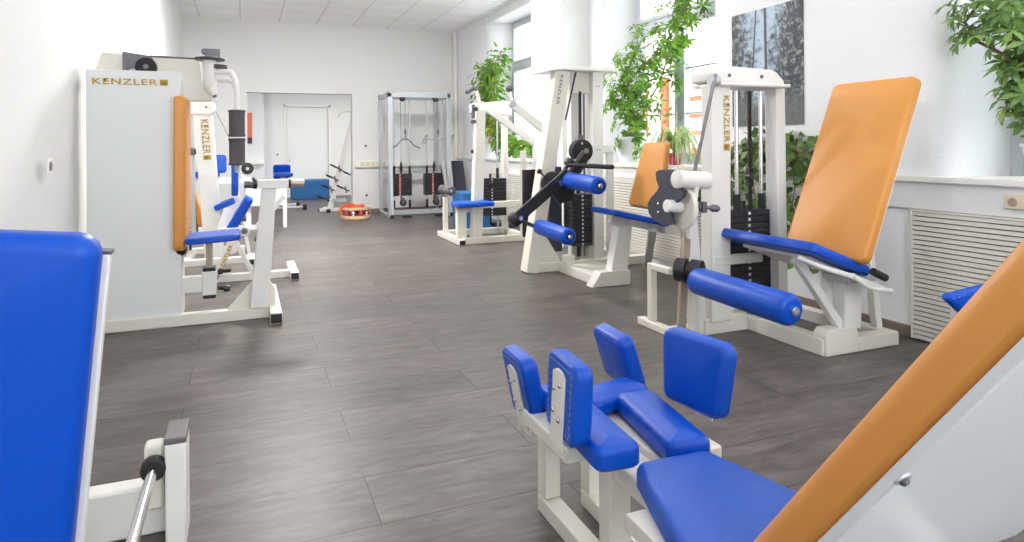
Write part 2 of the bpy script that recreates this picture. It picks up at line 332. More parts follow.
def roller(parent, p, q, r, cap=True, pleat=False, m='blue', ends='chrome'):
    p = V(p); q = V(q); L = (q - p).length; e = r * .45 / L
    prof = [(0, r * .45), (.002, r * .7)]
    for k in range(6): a = PI / 2 * k / 5; prof.append((e * (1 - math.sin(a)) * 1.0, r * (.72 + .28 * (1 - math.cos(a) if 0 else math.sin(a)))))
    prof = [(0, r * .42)] + [(e * (1 - math.cos(PI / 2 * k / 6)) , r * (.55 + .45 * math.sin(PI / 2 * k / 6))) for k in range(7)]
    prof += [(1 - t, rr) for t, rr in reversed(prof)]
    mb = MB(); mb.lathe(p, q, prof, 36); ro = mb.build('roller_pad', M[m], parent)
    d = (q - p).normalized()
    mb = MB(); mb.lathe(p - d * .02, p + d * .004, [(0, r * .22), (.1, r * .3), (1, r * .3)], 16); mb.build('axle_end', M[ends], ro)
    if pleat:
        mb = MB(); a, b = frame_of(d)
        for i in range(22):
            an = 2 * PI * i / 22; dr = a * math.cos(an) + b * math.sin(an); mb.tube([p - d * .004 + dr * r * .5, p - d * .003 + dr * r * .72, p + d * .012 + dr * r * .93], .0035, 6)
        mb.build('pleat', M['blue'], ro)
        mb = MB(); mb.lathe(p - d * .008, p + d * .002, [(0, r * .38), (1, r * .42)], 20); mb.build('washer', M['black'], ro)
    return ro

# ---------------------------------------------------------------- room shell
YB, ZC, XR, XW = 12.7, 3.53, 3.96, 4.42
struct('floor', MB().box((-3.4, -4.2, -.1), (4.3, 18.0, 0)), M['floor'])
struct('ceiling', MB().box((-2.2, -4.2, ZC), (5.0, YB + .2, ZC + .1)), M['ceil'])
mb = MB(); mb.prism([(-1.16, -4.2, 0), (-.965, YB, 0), (-.965, YB, ZC), (-1.16, -4.2, ZC)], (-.3, 0, 0)); struct('wall_left', mb, M['wall'])
mb = MB(); mb.box((-1.2, 4.35, 0), (-1.065, 5.05, ZC)); struct('trim_1', mb, M['wall'], .01)
mb = MB(); mb.box((-1.5, -4.2, 0), (5, -4.0, .9)); mb.box((-1.5, -4.2, 3.1), (5, -4.0, ZC)); mb.box((-1.5, -4.2, .9), (-.6, -4.0, 3.1)); mb.box((3.2, -4.2, .9), (5, -4.0, 3.1)); struct('wall_rear', mb, M['wall'])
mb = MB()
for xx in (-.6, .63, 1.9, 3.13): mb.box((xx, -4.15, .9), (xx + .07, -4.09, 3.1))
mb.box((-.53, -4.15, .9), (3.13, -4.09, .97)); mb.box((-.53, -4.15, 3.03), (3.13, -4.09, 3.1)); mb.box((-.53, -4.15, 2.3), (3.13, -4.09, 2.37)); rw = struct('window_5', mb, M['pvc'], .004)  # unseen window added behind the camera to bring in light
for xx in (-.53, .70, 1.97): MB().box((xx, -4.13, .97), (xx + 1.16, -4.125, 3.03)).build('glass_pane', M['glass'], rw, smooth=False)
# back wall with wide opening
ox0, ox1, oz = .06, 1.905, 2.245
mb = MB(); mb.box((-1.5, YB, 0), (ox0, YB + .2, ZC)); mb.box((ox1, YB, 0), (4.6, YB + .2, ZC)); mb.box((ox0, YB, oz), (ox1, YB + .2, ZC)); struct('wall_back', mb, M['wall'])
mb = MB(); mb.box((XR - .07, YB - .1, 0), (XR - .005, YB - .03, ZC)); struct('trim_2', mb, M['trim'], .01)     # riser pipe casing in the corner
# right wall: parapet, piers with splayed reveals, lintels
mb = MB(); mb.box((XR, -4.2, 0), (XW + .03, YB, 1.0)); mb.box((XR, -4.2, 3.38), (XW + .03, YB, ZC))
edges = [(-4.2, -2.9 - .12)] ; jambs = []
spans = sorted(WINS)
prev = -4.2
for a, b in spans:
    a0 = a - .12; b0 = b + .12
    arc = [(XR, a0 - .14), (XR + .02, a0 - .07), (XR + .06, a0 - .02), (XR + .12, a0 + .012)]
    if prev < -4: pts = [(XR, prev), *arc, (XW - .06, a), (XW + .03, a), (XW + .03, prev)]
    else: pts = [(XR + .12, prev + .108), (XR + .06, prev + .14), (XR + .02, prev + .19), (XR, prev + .26), *arc, (XW - .06, a), (XW + .03, a), (XW + .03, prev), (XW - .06, prev)]
    mb.prism([(x, y, 1.0) for x, y in pts], (0, 0, 2.38)); prev = b
pts = [(XR + .12, prev + .108), (XR + .06, prev + .14), (XR + .02, prev + .19), (XR, prev + .26), (XR, YB), (XW + .03, YB), (XW + .03, prev), (XW - .06, prev)]
mb.prism([(x, y, 1.0) for x, y in pts], (0, 0, 2.38))
struct('wall_right', mb, M['wallrough'])
struct('trim_3', MB().box((3.6, 7.22, 0), (XR + .02, 8.14, ZC)), M['wall'], .006)       # structural pier between the windows
struct('trim_4', MB().box((XR - .045, -4.0, 1.0), (XR + .4, 7.22, 1.04)), M['ledge'], .006)  # window ledge
struct('trim_5', MB().box((XR - .045, 8.14, 1.0), (XR + .4, YB, 1.04)), M['ledge'], .006)
struct('trim_6', MB().box((XR - .02, -4.0, .83), (XR + .02, 7.22, 1.0)), M['wall'], .003)   # boxed-in pipe run under the ledge
mb = MB()
for a, b in ((-4.0, .3), (2.95, 4.98), (6.9, 7.22), (10.75, YB)): mb.box((XR - .015, a, 0), (XR + .005, b, .075))
struct('baseboard_right', mb, M['base'], .003)
mb = MB(); mb.box((ox1, YB - .018, 0), (XR - .02, YB + .002, .07)); mb.box((-.96, YB - .018, 0), (ox0, YB + .002, .07)); struct('baseboard_back', mb, M['base'], .003)
def window(i, a, b, zt=2.62):
    x0, x1, z0, z1 = XW - .06, XW, 1.04, 3.38; mb = MB(); m = (a + b) / 2
    for y0, y1, w0, w1 in ((a, a + .07, z0, z1), (b - .07, b, z0, z1), (a + .07, b - .07, z0, z0 + .08), (a + .07, b - .07, z1 - .07, z1), (m - .04, m + .04, z0 + .08, z1 - .07), (a + .07, m - .04, zt - .05, zt + .05), (m + .04, b - .07, zt - .05, zt + .05)):
        mb.box((x0, y0, w0), (x1, y1, w1))
    fr = struct('window_%d' % i, mb, M['pvc'], .005)
    for l0, l1 in ((a + .07, m - .04), (m + .04, b - .07)):
        mb = MB(); q = .045
        for (w0, w1) in ((z0 + .08, zt - .05), (zt + .05, z1 - .07)):
            mb.box((x0 - .015, l0, w0), (x1 - .01, l0 + q, w1)); mb.box((x0 - .015, l1 - q, w0), (x1 - .01, l1, w1)); mb.box((x0 - .015, l0 + q, w0), (x1 - .01, l1 - q, w0 + q)); mb.box((x0 - .015, l0 + q, w1 - q), (x1 - .01, l1 - q, w1))
        for zb in (1.58, 2.06): mb.box((x0 + .01, l0 + q, zb - .01), (x1 - .02, l1 - q, zb + .01))
        sa = mb.build('sash', M['pvc'], fr, .003)
        mb = MB(); mb.box((x1 - .025, l0 + .01, z0 + .09), (x1 - .02, l1 - .01, z1 - .08)); mb.build('glass_pane', M['glass'], sa, smooth=False)
    mb = MB(); mb.box((x0 - .03, m - .02, 1.5), (x0 - .012, m + .02, 1.62)); mb.box((x0 - .06, m - .012, 1.59), (x0 - .02, m + .012, 1.61)); mb.box((x0 - .065, m - .012, 1.48), (x0 - .045, m + .012, 1.61)); mb.build('window_handle', M['alu'], fr, .004)
for i, (a, b) in enumerate(WINS): window(i + 1, a, b)
# grilles in the parapet
def grille(y0, y1, z0, z1, label, n):
    g = thing('radiator_grille', label, 'grille', (XR, (y0 + y1) / 2, z0), 'slatted radiator grilles under the window ledge')
    mb = MB(); mb.box((XR - .012, y0, z0), (XR - .006, y1, z1)); mb.build('backing', M['slot'], g, smooth=False)
    mb = MB(); h = (z1 - z0) / n
    for i in range(n): zc = z0 + (i + .5) * h; mb.prism([(XR - .012, y0 + .01, zc - h * .36), (XR - .03, y0 + .01, zc - h * .36), (XR - .03, y0 + .01, zc + h * .40), (XR - .012, y0 + .01, zc + h * .40)], (0, y1 - y0 - .02, 0))
    k = y0 + .12
    mb.build('slats', M['grille'], g, smooth=False)
    mb = MB()
    for yy in (y0, y1 - .012): mb.box((XR - .034, yy, z0), (XR - .01, yy + .012, z1))
    mb.box((XR - .034, y0, z1), (XR - .01, y1, z1 + .012)); mb.build('frame', M['grille'], g)
grille(.45, 2.94, .01, .815, 'white slatted radiator grille low on the wall at the right edge', 27)
grille(5.0, 6.86, .08, .88, 'white slatted radiator grille behind the small orange backrest', 26)
grille(8.9, 10.74, .05, .80, 'white slatted radiator grille behind the lever press weight stack', 24)
# cable trunking on the back wall
t = thing('cable_trunking', 'pale cable trunking with sockets running along the back wall', 'trunking', (2.9, YB, .86))
MB().box((1.95, YB - .05, .86), (3.88, YB - .001, .99)).build('channel', M['trim'], t, .004)
MB().box((1.95, YB - .055, .855), (3.88, YB - .045, .875)).build('channel_lip', M['silver'], t)
mb = MB()
for k in range(5): mb.box((2.04 + k * .1, YB - .056, .89), (2.12 + k * .1, YB - .048, .965))
mb.build('socket_row', M['beige'], t, .003)
def socket(x0, y0, z0, x1, y1, z1, label, nrm, m='trim', sw=False):
    s = MB().box((x0, y0, z0), (x1, y1, z1)); o = solo(s, 'wall_switch' if sw else 'wall_socket', M[m], label, 'switch' if sw else 'socket', bevel=.004)
    return o
def subpart(o, mb, name, m): return mb.build(name, m, o)
def wall_socket(c, label, m, axis, w=.08, h=.08, dark=True, sw=False):
    c = V(c); n = V(axis); a = V((n.y, -n.x, 0)) if abs(n.z) < .5 else V((1, 0, 0)); a = V((abs(a.x), abs(a.y), 0))
    t = thing('wall_switch' if sw else 'wall_socket', label, 'switch' if sw else 'socket', c - V((0, 0, h / 2)))
    mb = MB(); mb.prism([c - a * w / 2 - V((0, 0, h / 2)), c + a * w / 2 - V((0, 0, h / 2)), c + a * w / 2 + V((0, 0, h / 2)), c - a * w / 2 + V((0, 0, h / 2))], n * .012); mb.build('face_plate', m, t, .003)
    mb = MB(); mb.lathe(c + n * .012, c + n * .015, [(0, h * .3), (1, h * .3)], 16); mb.build('insert', M['grey'] if dark else m, t)
wall_socket((-1.13 + .105, 4.42, 1.155) if 0 else (-1.02, 4.42, 1.155), 'white wall switch on the left wall', M['trim'], (1, 0, 0), .09, .09, True, True)
o = thing('wall_socket', 'beige double socket under the ledge at the right edge', 'socket', (XR - .02, 2.32, .875))
MB().box((XR - .035, 2.2, .878), (XR - .018, 2.38, .955)).build('face_plate', M['beige'], o, .004)
for y in (2.245, 2.335): MB().lathe((XR - .038, y, .916), (XR - .034, y, .916), [(0, .024), (1, .026)], 16).build('insert', M['tan'], o)
wall_socket((2.15, YB - .001, 1.27), 'small socket above the trunking beside the doorway', M['trim'], (0, -1, 0))
wall_socket((2.16, YB - .001, .33), 'small socket low on the wall beside the doorway', M['trim'], (0, -1, 0))
# poster
o = solo(MB().box((XR - .008, 3.82, 1.398), (XR - .001, 4.61, 2.36)), 'forest_poster', M['poster'], 'large poster of dark trees against a pale blue sky', 'poster')

# far room behind the opening
FY = 17.5
mb = MB(); mb.box((-3, FY, 0), (.99, FY + .2, 3)); mb.box((2.015, FY, 0), (4.0, FY + .2, 3)); mb.box((.99, FY, 2.27), (2.015, FY + .2, 3)); struct('wall_far', mb, M['wall'])
struct('wall_far_left', MB().box((-3.2, YB + .2, 0), (-3, FY + .2, 3)), M['wall']); struct('wall_far_right', MB().box((3.9, YB + .2, 0), (4.1, FY + .2, 3)), M['wall'])
struct('ceiling_far', MB().box((-3.2, YB + .2, 2.85), (4.1, FY + .2, 2.95)), M['wall'])
struct('trim_7', MB().box((-2.9, FY - .28, 0), (.46, FY + .01, 2.85)), M['wall'], .005)
struct('trim_8', MB().box((-2.9, FY - .42, .85), (.46, FY - .26, .92)), M['trim'], .005)
dr = struct('door_1', MB().box((.99, FY + .03, .01), (2.015, FY + .07, 2.27)), M['door'], .004)
mb = MB(); mb.box((.93, FY - .02, 0), (.99, FY + .05, 2.33)); mb.box((2.015, FY - .02, 0), (2.075, FY + .05, 2.33)); mb.box((.93, FY - .02, 2.27), (2.075, FY + .05, 2.33)); mb.build('door_frame', M['trim'], dr, .006)
mb = MB(); mb.tube([(1.07, FY + .03, 1.02), (1.07, FY - .03, 1.02), (1.2, FY - .035, 1.02)], .012, 8, False); mb.lathe((1.07, FY + .03, .92), (1.07, FY + .02, .92), [(0, .025), (1, .025)], 14); mb.build('door_handle', M['alu'], dr)
wall_socket((.78, FY, 1.08), 'small light switch beside the far door handle', M['trim'], (0, -1, 0), sw=True)
o = thing('wall_picture', 'small orange and dark picture on the far room wall behind the hand rollers', 'picture', (.12, FY - .3, 1.1))
MB().box((.06, FY - .3, 1.75 - .25), (.19, FY - .282, 2.2 - .1)).build('picture_top', M['picto'], o); MB().box((.06, FY - .3, 1.35), (.19, FY - .282, 1.5)).build('picture_bottom', M['picdk'], o)

# unseen fill panels added for light, over the nearer part and the far room
def fill_panel(x, y, z, label, power):
    t = thing('fill_panel', label, 'fill_lamp', (x, y, z - .03), 'unseen square fill panels added for light')
    mb = MB(); h = .31
    for a, b in (((-h, -h), (h, -h + .02)), ((-h, h - .02), (h, h)), ((-h, -h + .02), (-h + .02, h - .02)), ((h - .02, -h + .02), (h, h - .02))): mb.box((x + a[0], y + a[1], z - .03), (x + b[0], y + b[1], z))
    mb.build('frame', M['alu'], t); MB().box((x - h + .02, y - h + .02, z - .02), (x + h - .02, y + h - .02, z - .002)).build('diffuser', M['fill_lamp'], t)
    l = area('panel_fill', (x, y, z - .045), (0, 0, 0), .56, .56, power, (1, .98, .96)); return l
PL = 20
for x in (.3, 2.45):
    for y in (-2.3, .3, 2.9, 5.5, 8.1): fill_panel(x - .04 + .325, y, ZC, 'unseen square fill panel added in the tiled ceiling', 28 if y < 0 else (8 if y < 5 else (14 if y < 7 else (175 if x < 1 else 40))))
fill_panel(1.4, 15.3, 2.85, 'unseen square fill panel added on the ceiling of the far room', 32)
fill_panel(3.0, 15.3, 2.85, 'unseen square fill panel added on the ceiling of the far room', 32)

# outside: houses across the street
o = thing('house_facade', 'cream house outside the windows with orange balcony slats', 'house', (11, 12, -3))
MB().box((11, -6, -3), (14, 40, 6)).build('wall', M['facade'], o)
mb = MB()
for k in range(4): mb.box((10.2, 7.0, 1.05 + k * .42), (10.28, 13.6, 1.17 + k * .42))
mb.build('balcony_slats', M['osl'], o)
mb = MB()
for y in (14.4, 15.4): mb.box((10.2, y, .4), (10.3, y + .28, 3.0))
mb.build('balcony_posts', M['osl'], o)
struct('ground', MB().box((5, -30, -3.2), (60, 60, -3)), M['facade'])
# ---------------------------------------------------------------- near adductor machine (bottom centre)
def vpad_machine():
    t = thing('adductor_machine', 'white hip adductor machine with paired blue leg pads and a wide orange backrest', 'gym machine', (1.0, 1.3, 0))
    W_ = M['cream']
    # frame
    for x, y0, y1 in ((.955, .35, 2.07), (1.105, .35, 2.04)):
        mb = MB(); mb.box((x - .03, y0, .0), (x + .03, y1, .06)); mb.build('base_rail', W_, t, .006)
    for x, y in ((.955, 2.04), (1.105, 2.01)):
        mb = MB(); mb.prism([(x - .03, y + .03, .06), (x - .03, y - .03, .06), (x - .03, y - .03, .42), (x - .03, y + .03, .38)], (.06, 0, 0)); mb.build('front_post', W_, t, .006)
    MB().box((.89, 1.52, 0), (.955, 1.585, .43)).build('seat_post', W_, t, .006)
    MB().box((.90, 1.30, .0), (1.16, 1.36, .055)).build('cross_rail', W_, t, .006)
    MB().box((.9, .9, .36), (1.0, 2.05, .41)).build('spine_beam', W_, t, .006)
    MB().box((.80, 1.60, .385), (1.0, 1.9, .43)).build('pivot_bracket', W_, t, .006)
    MB().box((1.0, 1.45, .385), (1.2, 1.88, .43)).build('pivot_bracket', W_, t, .006)
    Z = V((0, 0, 1))
    def hpad(c, yaw, w0, w1, l, tk, **k):
        v = V((math.sin(yaw), math.cos(yaw), 0)); u = V((math.cos(yaw), -math.sin(yaw), 0)); mb = MB(); mb.pad(c, u, v, w0, w1, l, tk, .03, .022, .008); return mb.build('leg_cushion', M['blue'], t)
    hpad((.862, 1.575, .452), .08, .125, .125, .36, .06)
    hpad((1.075, 1.56, .44), .16, .125, .125, .37, .06)
    hpad((1.055, 1.80, .445), 1.30, .13, .13, .25, .045)
    hpad((.90, 1.83, .44), -.1, .10, .10, .17, .055)
    # upright side pads on steel plates; n = pad thickness direction
    def spad(cx, cy, z0, z1, ln, yaw, lean, side, plate=True, taper=0):
        v = V((math.sin(lean) * -side, 0, math.cos(lean)))       # up the pad
        along = V((math.sin(yaw), math.cos(yaw), 0))
        v = (v - along * v.dot(along)).normalized()
        n = along.cross(v) * 1
        if n.x * side > 0: n = -n                                 # cushion grows toward the machine's middle
        u = v.cross(n).normalized(); c = V((cx, cy, (z0 + z1) / 2))
        mb = MB(); mb.pad(c, u, v, ln + taper, ln, z1 - z0, .058, .035, .024, .006); p = mb.build('leg_pad', M['blue'], t)
        mb = MB(); zz = c - v * (z1 - z0) * .12; b = -n
        w_ = .042; hh = (z1 - z0) * .40
        mb.prism([zz - v * hh * 1.25 - u * w_, zz - v * hh * 1.25 + u * w_, zz + v * hh * 1.0 + u * w_, zz + v * hh * 1.15 + u * w_ * .3, zz + v * hh * 1.15 - u * w_ * .4, zz + v * hh - u * w_], b * .006); mb.build('pad_bracket', W_, p, .002)
        for a_, b_ in ((-.5, .72), (.5, .5), (-.5, -.35), (.5, -.2)): bolt(p, zz + u * w_ * a_ + v * hh * b_ + b * .006, b, .0075, 'bolt', M['chrome'])
        mb = MB(); H2 = (z1 - z0) / 2 - .022; U2 = ln / 2 - .022; K = 9
        pts = [c - u * U2 - v * H2, c + u * U2 - v * H2, c + u * U2 + v * H2, c - u * U2 + v * H2]
        for i in range(4):
            a_, b2 = pts[i], pts[(i + 1) % 4]
            for k in range(K): q0 = a_.lerp(b2, (k + .15) / K) + b * .0012; q1 = a_.lerp(b2, (k + .75) / K) + b * .0012; mb.cyl(q0, q1, .0012, n=5)
        mb.build('stitching', M['stitch'], p)
        return p
    spad(.755, 1.545, .495, .70, .20, .10, .06, -1)
    spad(.80, 1.945, .365, .590, .20, .05, -.20, -1)
    spad(1.225, 1.56, .49, .70, .25, -.14, -.10, 1, taper=-.03)
    spad(1.235, 2.0, .42, .615, .225, .06, .30, 1, taper=.0)
    # seat
    mb = MB(); mb.pad((.978, 1.14, .41), (1, -.04, 0), (.04, 1, 0), .46, .225, .50, .065, .035, .025, .01); mb.build('seat', M['blueseat'], t)
    MB().box((.8, .92, .37), (1.1, 1.3, .41)).build('seat_frame', W_, t, .004)
    # reclining backrest seen from behind: orange cushion on a white board
    p0 = SX(746, 541, .83); p1 = SX(1024, 225, .83); p0 = p0 - (p1 - p0).normalized() * .17; v = (p1 - p0).normalized(); L = (p1 - p0).length + .14
    u = V((1, 0, 0)); n = u.cross(v)           # front of the backrest
    if n.y < 0: n = -n
    th = .073; c = p0 + v * L / 2 + u * .40 - n * th
    mb = MB(); mb.pad(c, u if u.cross(v).dot(n) > 0 else -u, v, .80, .80, L, th, .012, .03, .006); mb.build('backrest', M['orange'], t)
    mb = MB(); q = c - n * .001; mb.prism([q - u * .397 - v * (L / 2 - .005), q + u * .397 - v * (L / 2 - .005), q + u * .397 + v * (L / 2 - .005), q - u * .397 + v * (L / 2 - .005)], -n * .018)
    bd = mb.build('back_board', M['panel'], t, .003)
    qb = q - n * .018; d = _ray(902, 478.5); hit = E0 + d * ((qb - E0).dot(n) / d.dot(n)); hu, hv = (hit - qb).dot(u), (hit - qb).dot(v)
    for du, dv in ((hu, hv), (-hu, hv), (hu, hv + .30), (-hu, hv + .30)):
        b0 = qb + u * du + v * dv; mb = MB(); mb.lathe(b0, b0 - n * .003, [(0, .0135), (1, .012)], 20); mb.build('bolt_washer', M['silver'], bd); bolt(bd, b0 - n * .003, -n, .007, 'bolt', M['grey'])
    MB().beam(q - n * .03 - v * .40 + u * .0, V((1.25, .63, .03)), .06, .06).build('backrest_strut', W_, t, .005)
    MB().box((.955, .6, .0), (1.45, .66, .055)).build('cross_rail', W_, t, .006)
vpad_machine()

# ---------------------------------------------------------------- near bench, bottom left
def near_bench():
    t = thing('incline_bench', 'white exercise bench with large blue pad and chrome bar at the bottom left corner', 'gym bench', (-.5, 2.0, 0))
    c = V((-.60, 1.62, .80)); v = V((.05, -.06, 1)).normalized(); u = V((1, 0, 0)); v = (v - u * v.dot(u)).normalized(); vv = (V((.10, 0, 0)) + v).normalized()
    uu = (u - vv * u.dot(vv)).normalized()
    c = SY(106, 232, 1.60) - uu * .33 - vv * .42
    n = uu.cross(vv)
    mb = MB(); mb.pad(c - n * .0, uu, vv, .66, .66, .84, .07, .045, .035, .012)
    mb.build('back_pad', M['blue'], t)
    q = c - n * .012; mb = MB()
    mb.prism([q - uu * .33 - vv * .47, q + uu * .340 - vv * .47, q + uu * .340 + vv * .37, q - uu * .33 + vv * .37], -n * .03); mb.build('back_frame', M['white'], t, .004)
    mb = MB(); mb.prism([q + uu * .318 + vv * .37, q + uu * .342 + vv * .37, q + uu * .342 + vv * .377, q + uu * .318 + vv * .377], -n * .032); mb.build('frame_cap', M['grey'], t)
    MB().box((-1.0, 2.42, 0), (-.235, 2.5, .16)).build('base_beam', M['white'], t, .01)
    MB().box((-.236, 2.315, 0), (-.176, 2.46, .325)).build('end_post', M['white'], t, .006)
    MB().box((-.238, 2.31, .325), (-.174, 2.465, .345)).build('post_cap', M['grey'], t, .004)
    MB().box((-.30, 2.37, .10), (-.243, 2.43, .31)).build('bar_mount', M['cream'], t, .012)
    MB().cyl((-.268, 2.40, .255), (-.268, .95, .255), .0155).build('chrome_bar', M['chrome'], t)
    mb = MB(); mb.lathe((-.268, 2.35, .255), (-.268, 2.30, .255), [(0, .03), (.2, .036), (.8, .036), (1, .03)], 24); mb.build('bar_stop', M['rubber'], t)
    MB().box((-.62, 1.2, .0), (-.55, 2.42, .07)).build('base_rail', M['white'], t, .008)
    MB().box((-.34, 1.62, .07), (-.50, 1.68, .30)).build('guide_block', M['white'], t, .004)
    MB().box((-.62, 1.70, .07), (-.55, 1.77, .75)).build('back_post', M['white'], t, .006)
near_bench()

# ---------------------------------------------------------------- hand pad of a further machine peeping above the backrest at right
def side_machine():
    t = thing('abductor_machine', 'blue stitched pad corner showing beyond the orange backrest at the right', 'gym machine', (3.35, 2.0, 0))
    a = SY(940, 294, 2.2); b = SY(960, 287, 2.2); d = SY(957, 312, 2.2)
    u = (b - a).normalized(); u = (u + V((0, 0, .02))).normalized(); n = V((-.2, -1, 0)).normalized(); u = (u - n * u.dot(n)).normalized(); v = n.cross(u)
    v = -v if v.z < 0 else v
    c = a + u * .15 - v * .05
    mb = MB(); mb.pad(c - v * .03, u, v, .10, .30, .16, .05, .02, .018, .004) if u.cross(v).dot(n) > 0 else mb.pad(c - v * .03, -u, v, .10, .30, .16, .05, .02, .018, .004)
    p = mb.build('leg_pad', M['blue'], t)
    mb = MB()
    for k in range(9): q = c - u * .135 + u * .27 * (k / 9) + v * .035 + n * .056; mb.cyl(q, q + u * .015, .0015, n=5)
    mb.build('stitching', M['stitch'], p)
    MB().box((3.30, 2.2, .0), (3.36, 2.26, .46)).build('post', M['white'], t, .005)
    MB().box((3.30, 1.3, 0), (3.36, 2.3, .06)).build('base_rail', M['white'], t, .005)
    mb = MB(); mb.pad((3.33, 1.75, .44), (1, 0, 0), (0, 1, 0), .3, .3, .5, .06); mb.build('seat', M['blue'], t)
    MB().box((3.30, 1.6, .06), (3.36, 1.68, .44)).build('post', M['white'], t, .005)
side_machine()

# ---------------------------------------------------------------- big leg extension, right
def leg_extension():
    t = thing('leg_extension_machine', 'leg extension machine with the tallest orange backrest and a long blue shin roller', 'gym machine', (3.1, 3.2, 0))
    Wm, Cm = M['white'], M['cream']
    # base
    MB().box((2.78, 3.52, 0), (3.20, 3.60, .10)).build('base_rail', Cm, t, .006)
    MB().box((3.13, 2.90, 0), (3.22, 3.56, .10)).build('base_rail', Cm, t, .006)
    MB().prism([(3.14, 2.88, 0), (3.40, 2.88, 0), (3.40, 2.88, .12), (3.375, 2.88, .155), (3.17, 2.88, .155), (3.14, 2.88, .125)], (0, .10, 0)).build('base_foot', Cm, t, .006)
    MB().box((3.40, 2.88, 0), (3.74, 2.97, .085)).build('base_rail', Cm, t, .006)
    MB().box((3.66, 2.97, 0), (3.74, 3.75, .085)).build('base_rail', Cm, t, .006)
    MB().box((3.16, 3.70, 0), (3.66, 3.78, .10)).build('base_rail', Cm, t, .006)
    MB().box((2.54, 3.58, 0), (2.60, 3.95, .05)).build('foot_rail', Cm, t, .006)
    MB().box((2.60, 3.60, 0), (2.80, 3.66, .05)).build('foot_rail', Cm, t, .006)
    # tower
    for (x0, x1, y) in ((2.85, 3.01, 3.56), (3.43, 3.515, 3.60)):
        MB().beam((( x0 + x1) / 2 - (.03 if x0 < 3 else 0), y, .08), ((x0 + x1) / 2 - .015, y, 1.645), x1 - x0, .11, (0, 1, 0)).build('tower_column', Wm, t, .008)
    MB().prism([(2.84, 3.47, 1.66), (3.43, 3.47, 1.635), (3.42, 3.47, 1.68), (3.36, 3.47, 1.735), (3.32, 3.47, 1.75), (2.88, 3.47, 1.765), (2.84, 3.47, 1.735)], (0, .26, 0)).build('tower_head', Wm, t, .015)
    mb = MB(); mb.box((2.86, 3.45, 1.63), (3.46, 3.74, 1.655)); mb.build('head_plate', Wm, t, .008)
    for x in (2.95, 3.22): bolt(t, (x, 3.468, 1.70), (0, -1, 0), .012)
    for x in (3.17, 3.385):
        MB().cyl((x, 3.66, .12), (x, 3.66, 1.62), .014).build('guide_rod', M['chrome'], t)
        MB().cyl((x, 3.66, .79), (x, 3.66, .90), .024).build('rod_sleeve', M['rubber'], t)
    MB().box((3.272, 3.655, .74), (3.30, 3.665, 1.62)).build('lift_belt', M['black'], t)
    mb = MB(); mb.cyl((3.286, 3.64, 1.02), (3.286, 3.69, 1.02), .022); mb.box((3.27, 3.645, .95), (3.305, 3.685, 1.08)); mb.build('belt_clamp', M['black'], t, .003)
    stack(t, 3.03, 3.455, 3.62, 3.74, .24, .79, 13)
    logo(t, (2.93, 3.50, 1.57), (0, 0, -1), (1, 0, 0), .045, .36)
    # side strap from head to cam
    MB().beam((2.80, 3.42, 1.70), (2.70, 3.52, 1.05), .03, .006, (1, 0, 0)).build('side_belt', M['grey'], t)
    mb = MB(); mb.lathe((2.79, 3.46, 1.66), (2.85, 3.46, 1.66), [(0, .035), (.2, .04), (.8, .04), (1, .035)], 20); mb.build('head_pulley', M['silver'], t)
    # middle rail
    MB().box((2.85, 3.50, .45), (3.25, 3.56, .51)).build('middle_rail', Cm, t, .006)
    # cam side: bent thin post, support column, disc, barrel and cam plate
    mb = MB(); mb.box((2.555, 3.80, .05), (2.605, 3.85, .44)); mb.box((2.555, 3.60, .40), (2.605, 3.80, .44)); mb.build('cam_post', Cm, t, .006)
    MB().beam((2.78, 3.58, .0), (2.66, 3.55, .98), .07, .09, (0, 1, 0)).build('support_column', Wm, t, .008)
    MB().beam((2.675, 3.52, .05), (2.56, 3.49, .96), .05, .02, (0, 1, 0)).build('support_plate', Cm, t, .004)
    mb = MB(); mb.lathe((2.47, 3.39, 1.035), (2.72, 3.41, 1.02), [(0, .052), (.01, .056), (.98, .056), (1, .05)], 28); mb.build('top_barrel', Wm, t)
    mb = MB(); mb.lathe((2.555, 3.47, .85), (2.59, 3.47, .85), [(0, .135), (.15, .14), (.85, .14), (1, .135)], 36); mb.build('pivot_disc', Cm, t)
    mb = MB(); mb.lathe((2.45, 3.47, .865), (2.66, 3.47, .85), [(0, .036), (.02, .04), (.98, .04), (1, .036)], 24); mb.build('pivot_axle', Wm, t)
    out = [(657.7,172.5),(660.6,170),(668.4,169),(676.2,170),(682.1,173),(686,176),(685,184),(683,190),(686.5,190),(685,197),(678,203),(673,212),(674,219),(676,224),(669.5,225.5),(663.7,224.5),(655.9,220),(651,213),(649.5,204.4),(653,197.6),(659.3,190.8),(661,187),(658.5,180)]
    mb = MB(); mb.prism([SX(x - 2.5, y, 2.50) for x, y in out], (.025, .0, 0)); pl = mb.build('cam_plate', M['black'] if 0 else M['navy'], t, .003)
    for dz in (-.005, -.05): bolt(pl, (2.498, 3.62, .84 + dz * 1.2 + .03), (-1, 0, 0), .009, 'bolt', M['chrome'])
    mb = MB(); mb.lathe((2.60, 3.44, .86), (2.605, 3.43, .86), [(0, .035), (1, .035)], 20); mb.build('index_plate', M['chrome'], t)
    mb = MB(); mb.cyl((2.62, 3.42, .86), (2.72, 3.36, .85), .012); mb.lathe((2.70, 3.37, .85), (2.76, 3.34, .845), [(0, .012), (.3, .024), (.8, .022), (1, .01)], 16); mb.box((2.655, 3.37, .82), (2.685, 3.41, .89)); mb.build('pull_knob', M['grey'], t)
    MB().beam((2.61, 3.40, 1.03), (2.58, 3.44, .66), .03, .085, (0, 1, 0)).build('arm_plate', Wm, t, .004)
    # leg arm and long shin roller
    MB().beam((2.575, 3.44, .70), (2.53, 3.44, .05), .03, .055, (1, 0, 0)).build('leg_arm', M['tan'], t, .004)
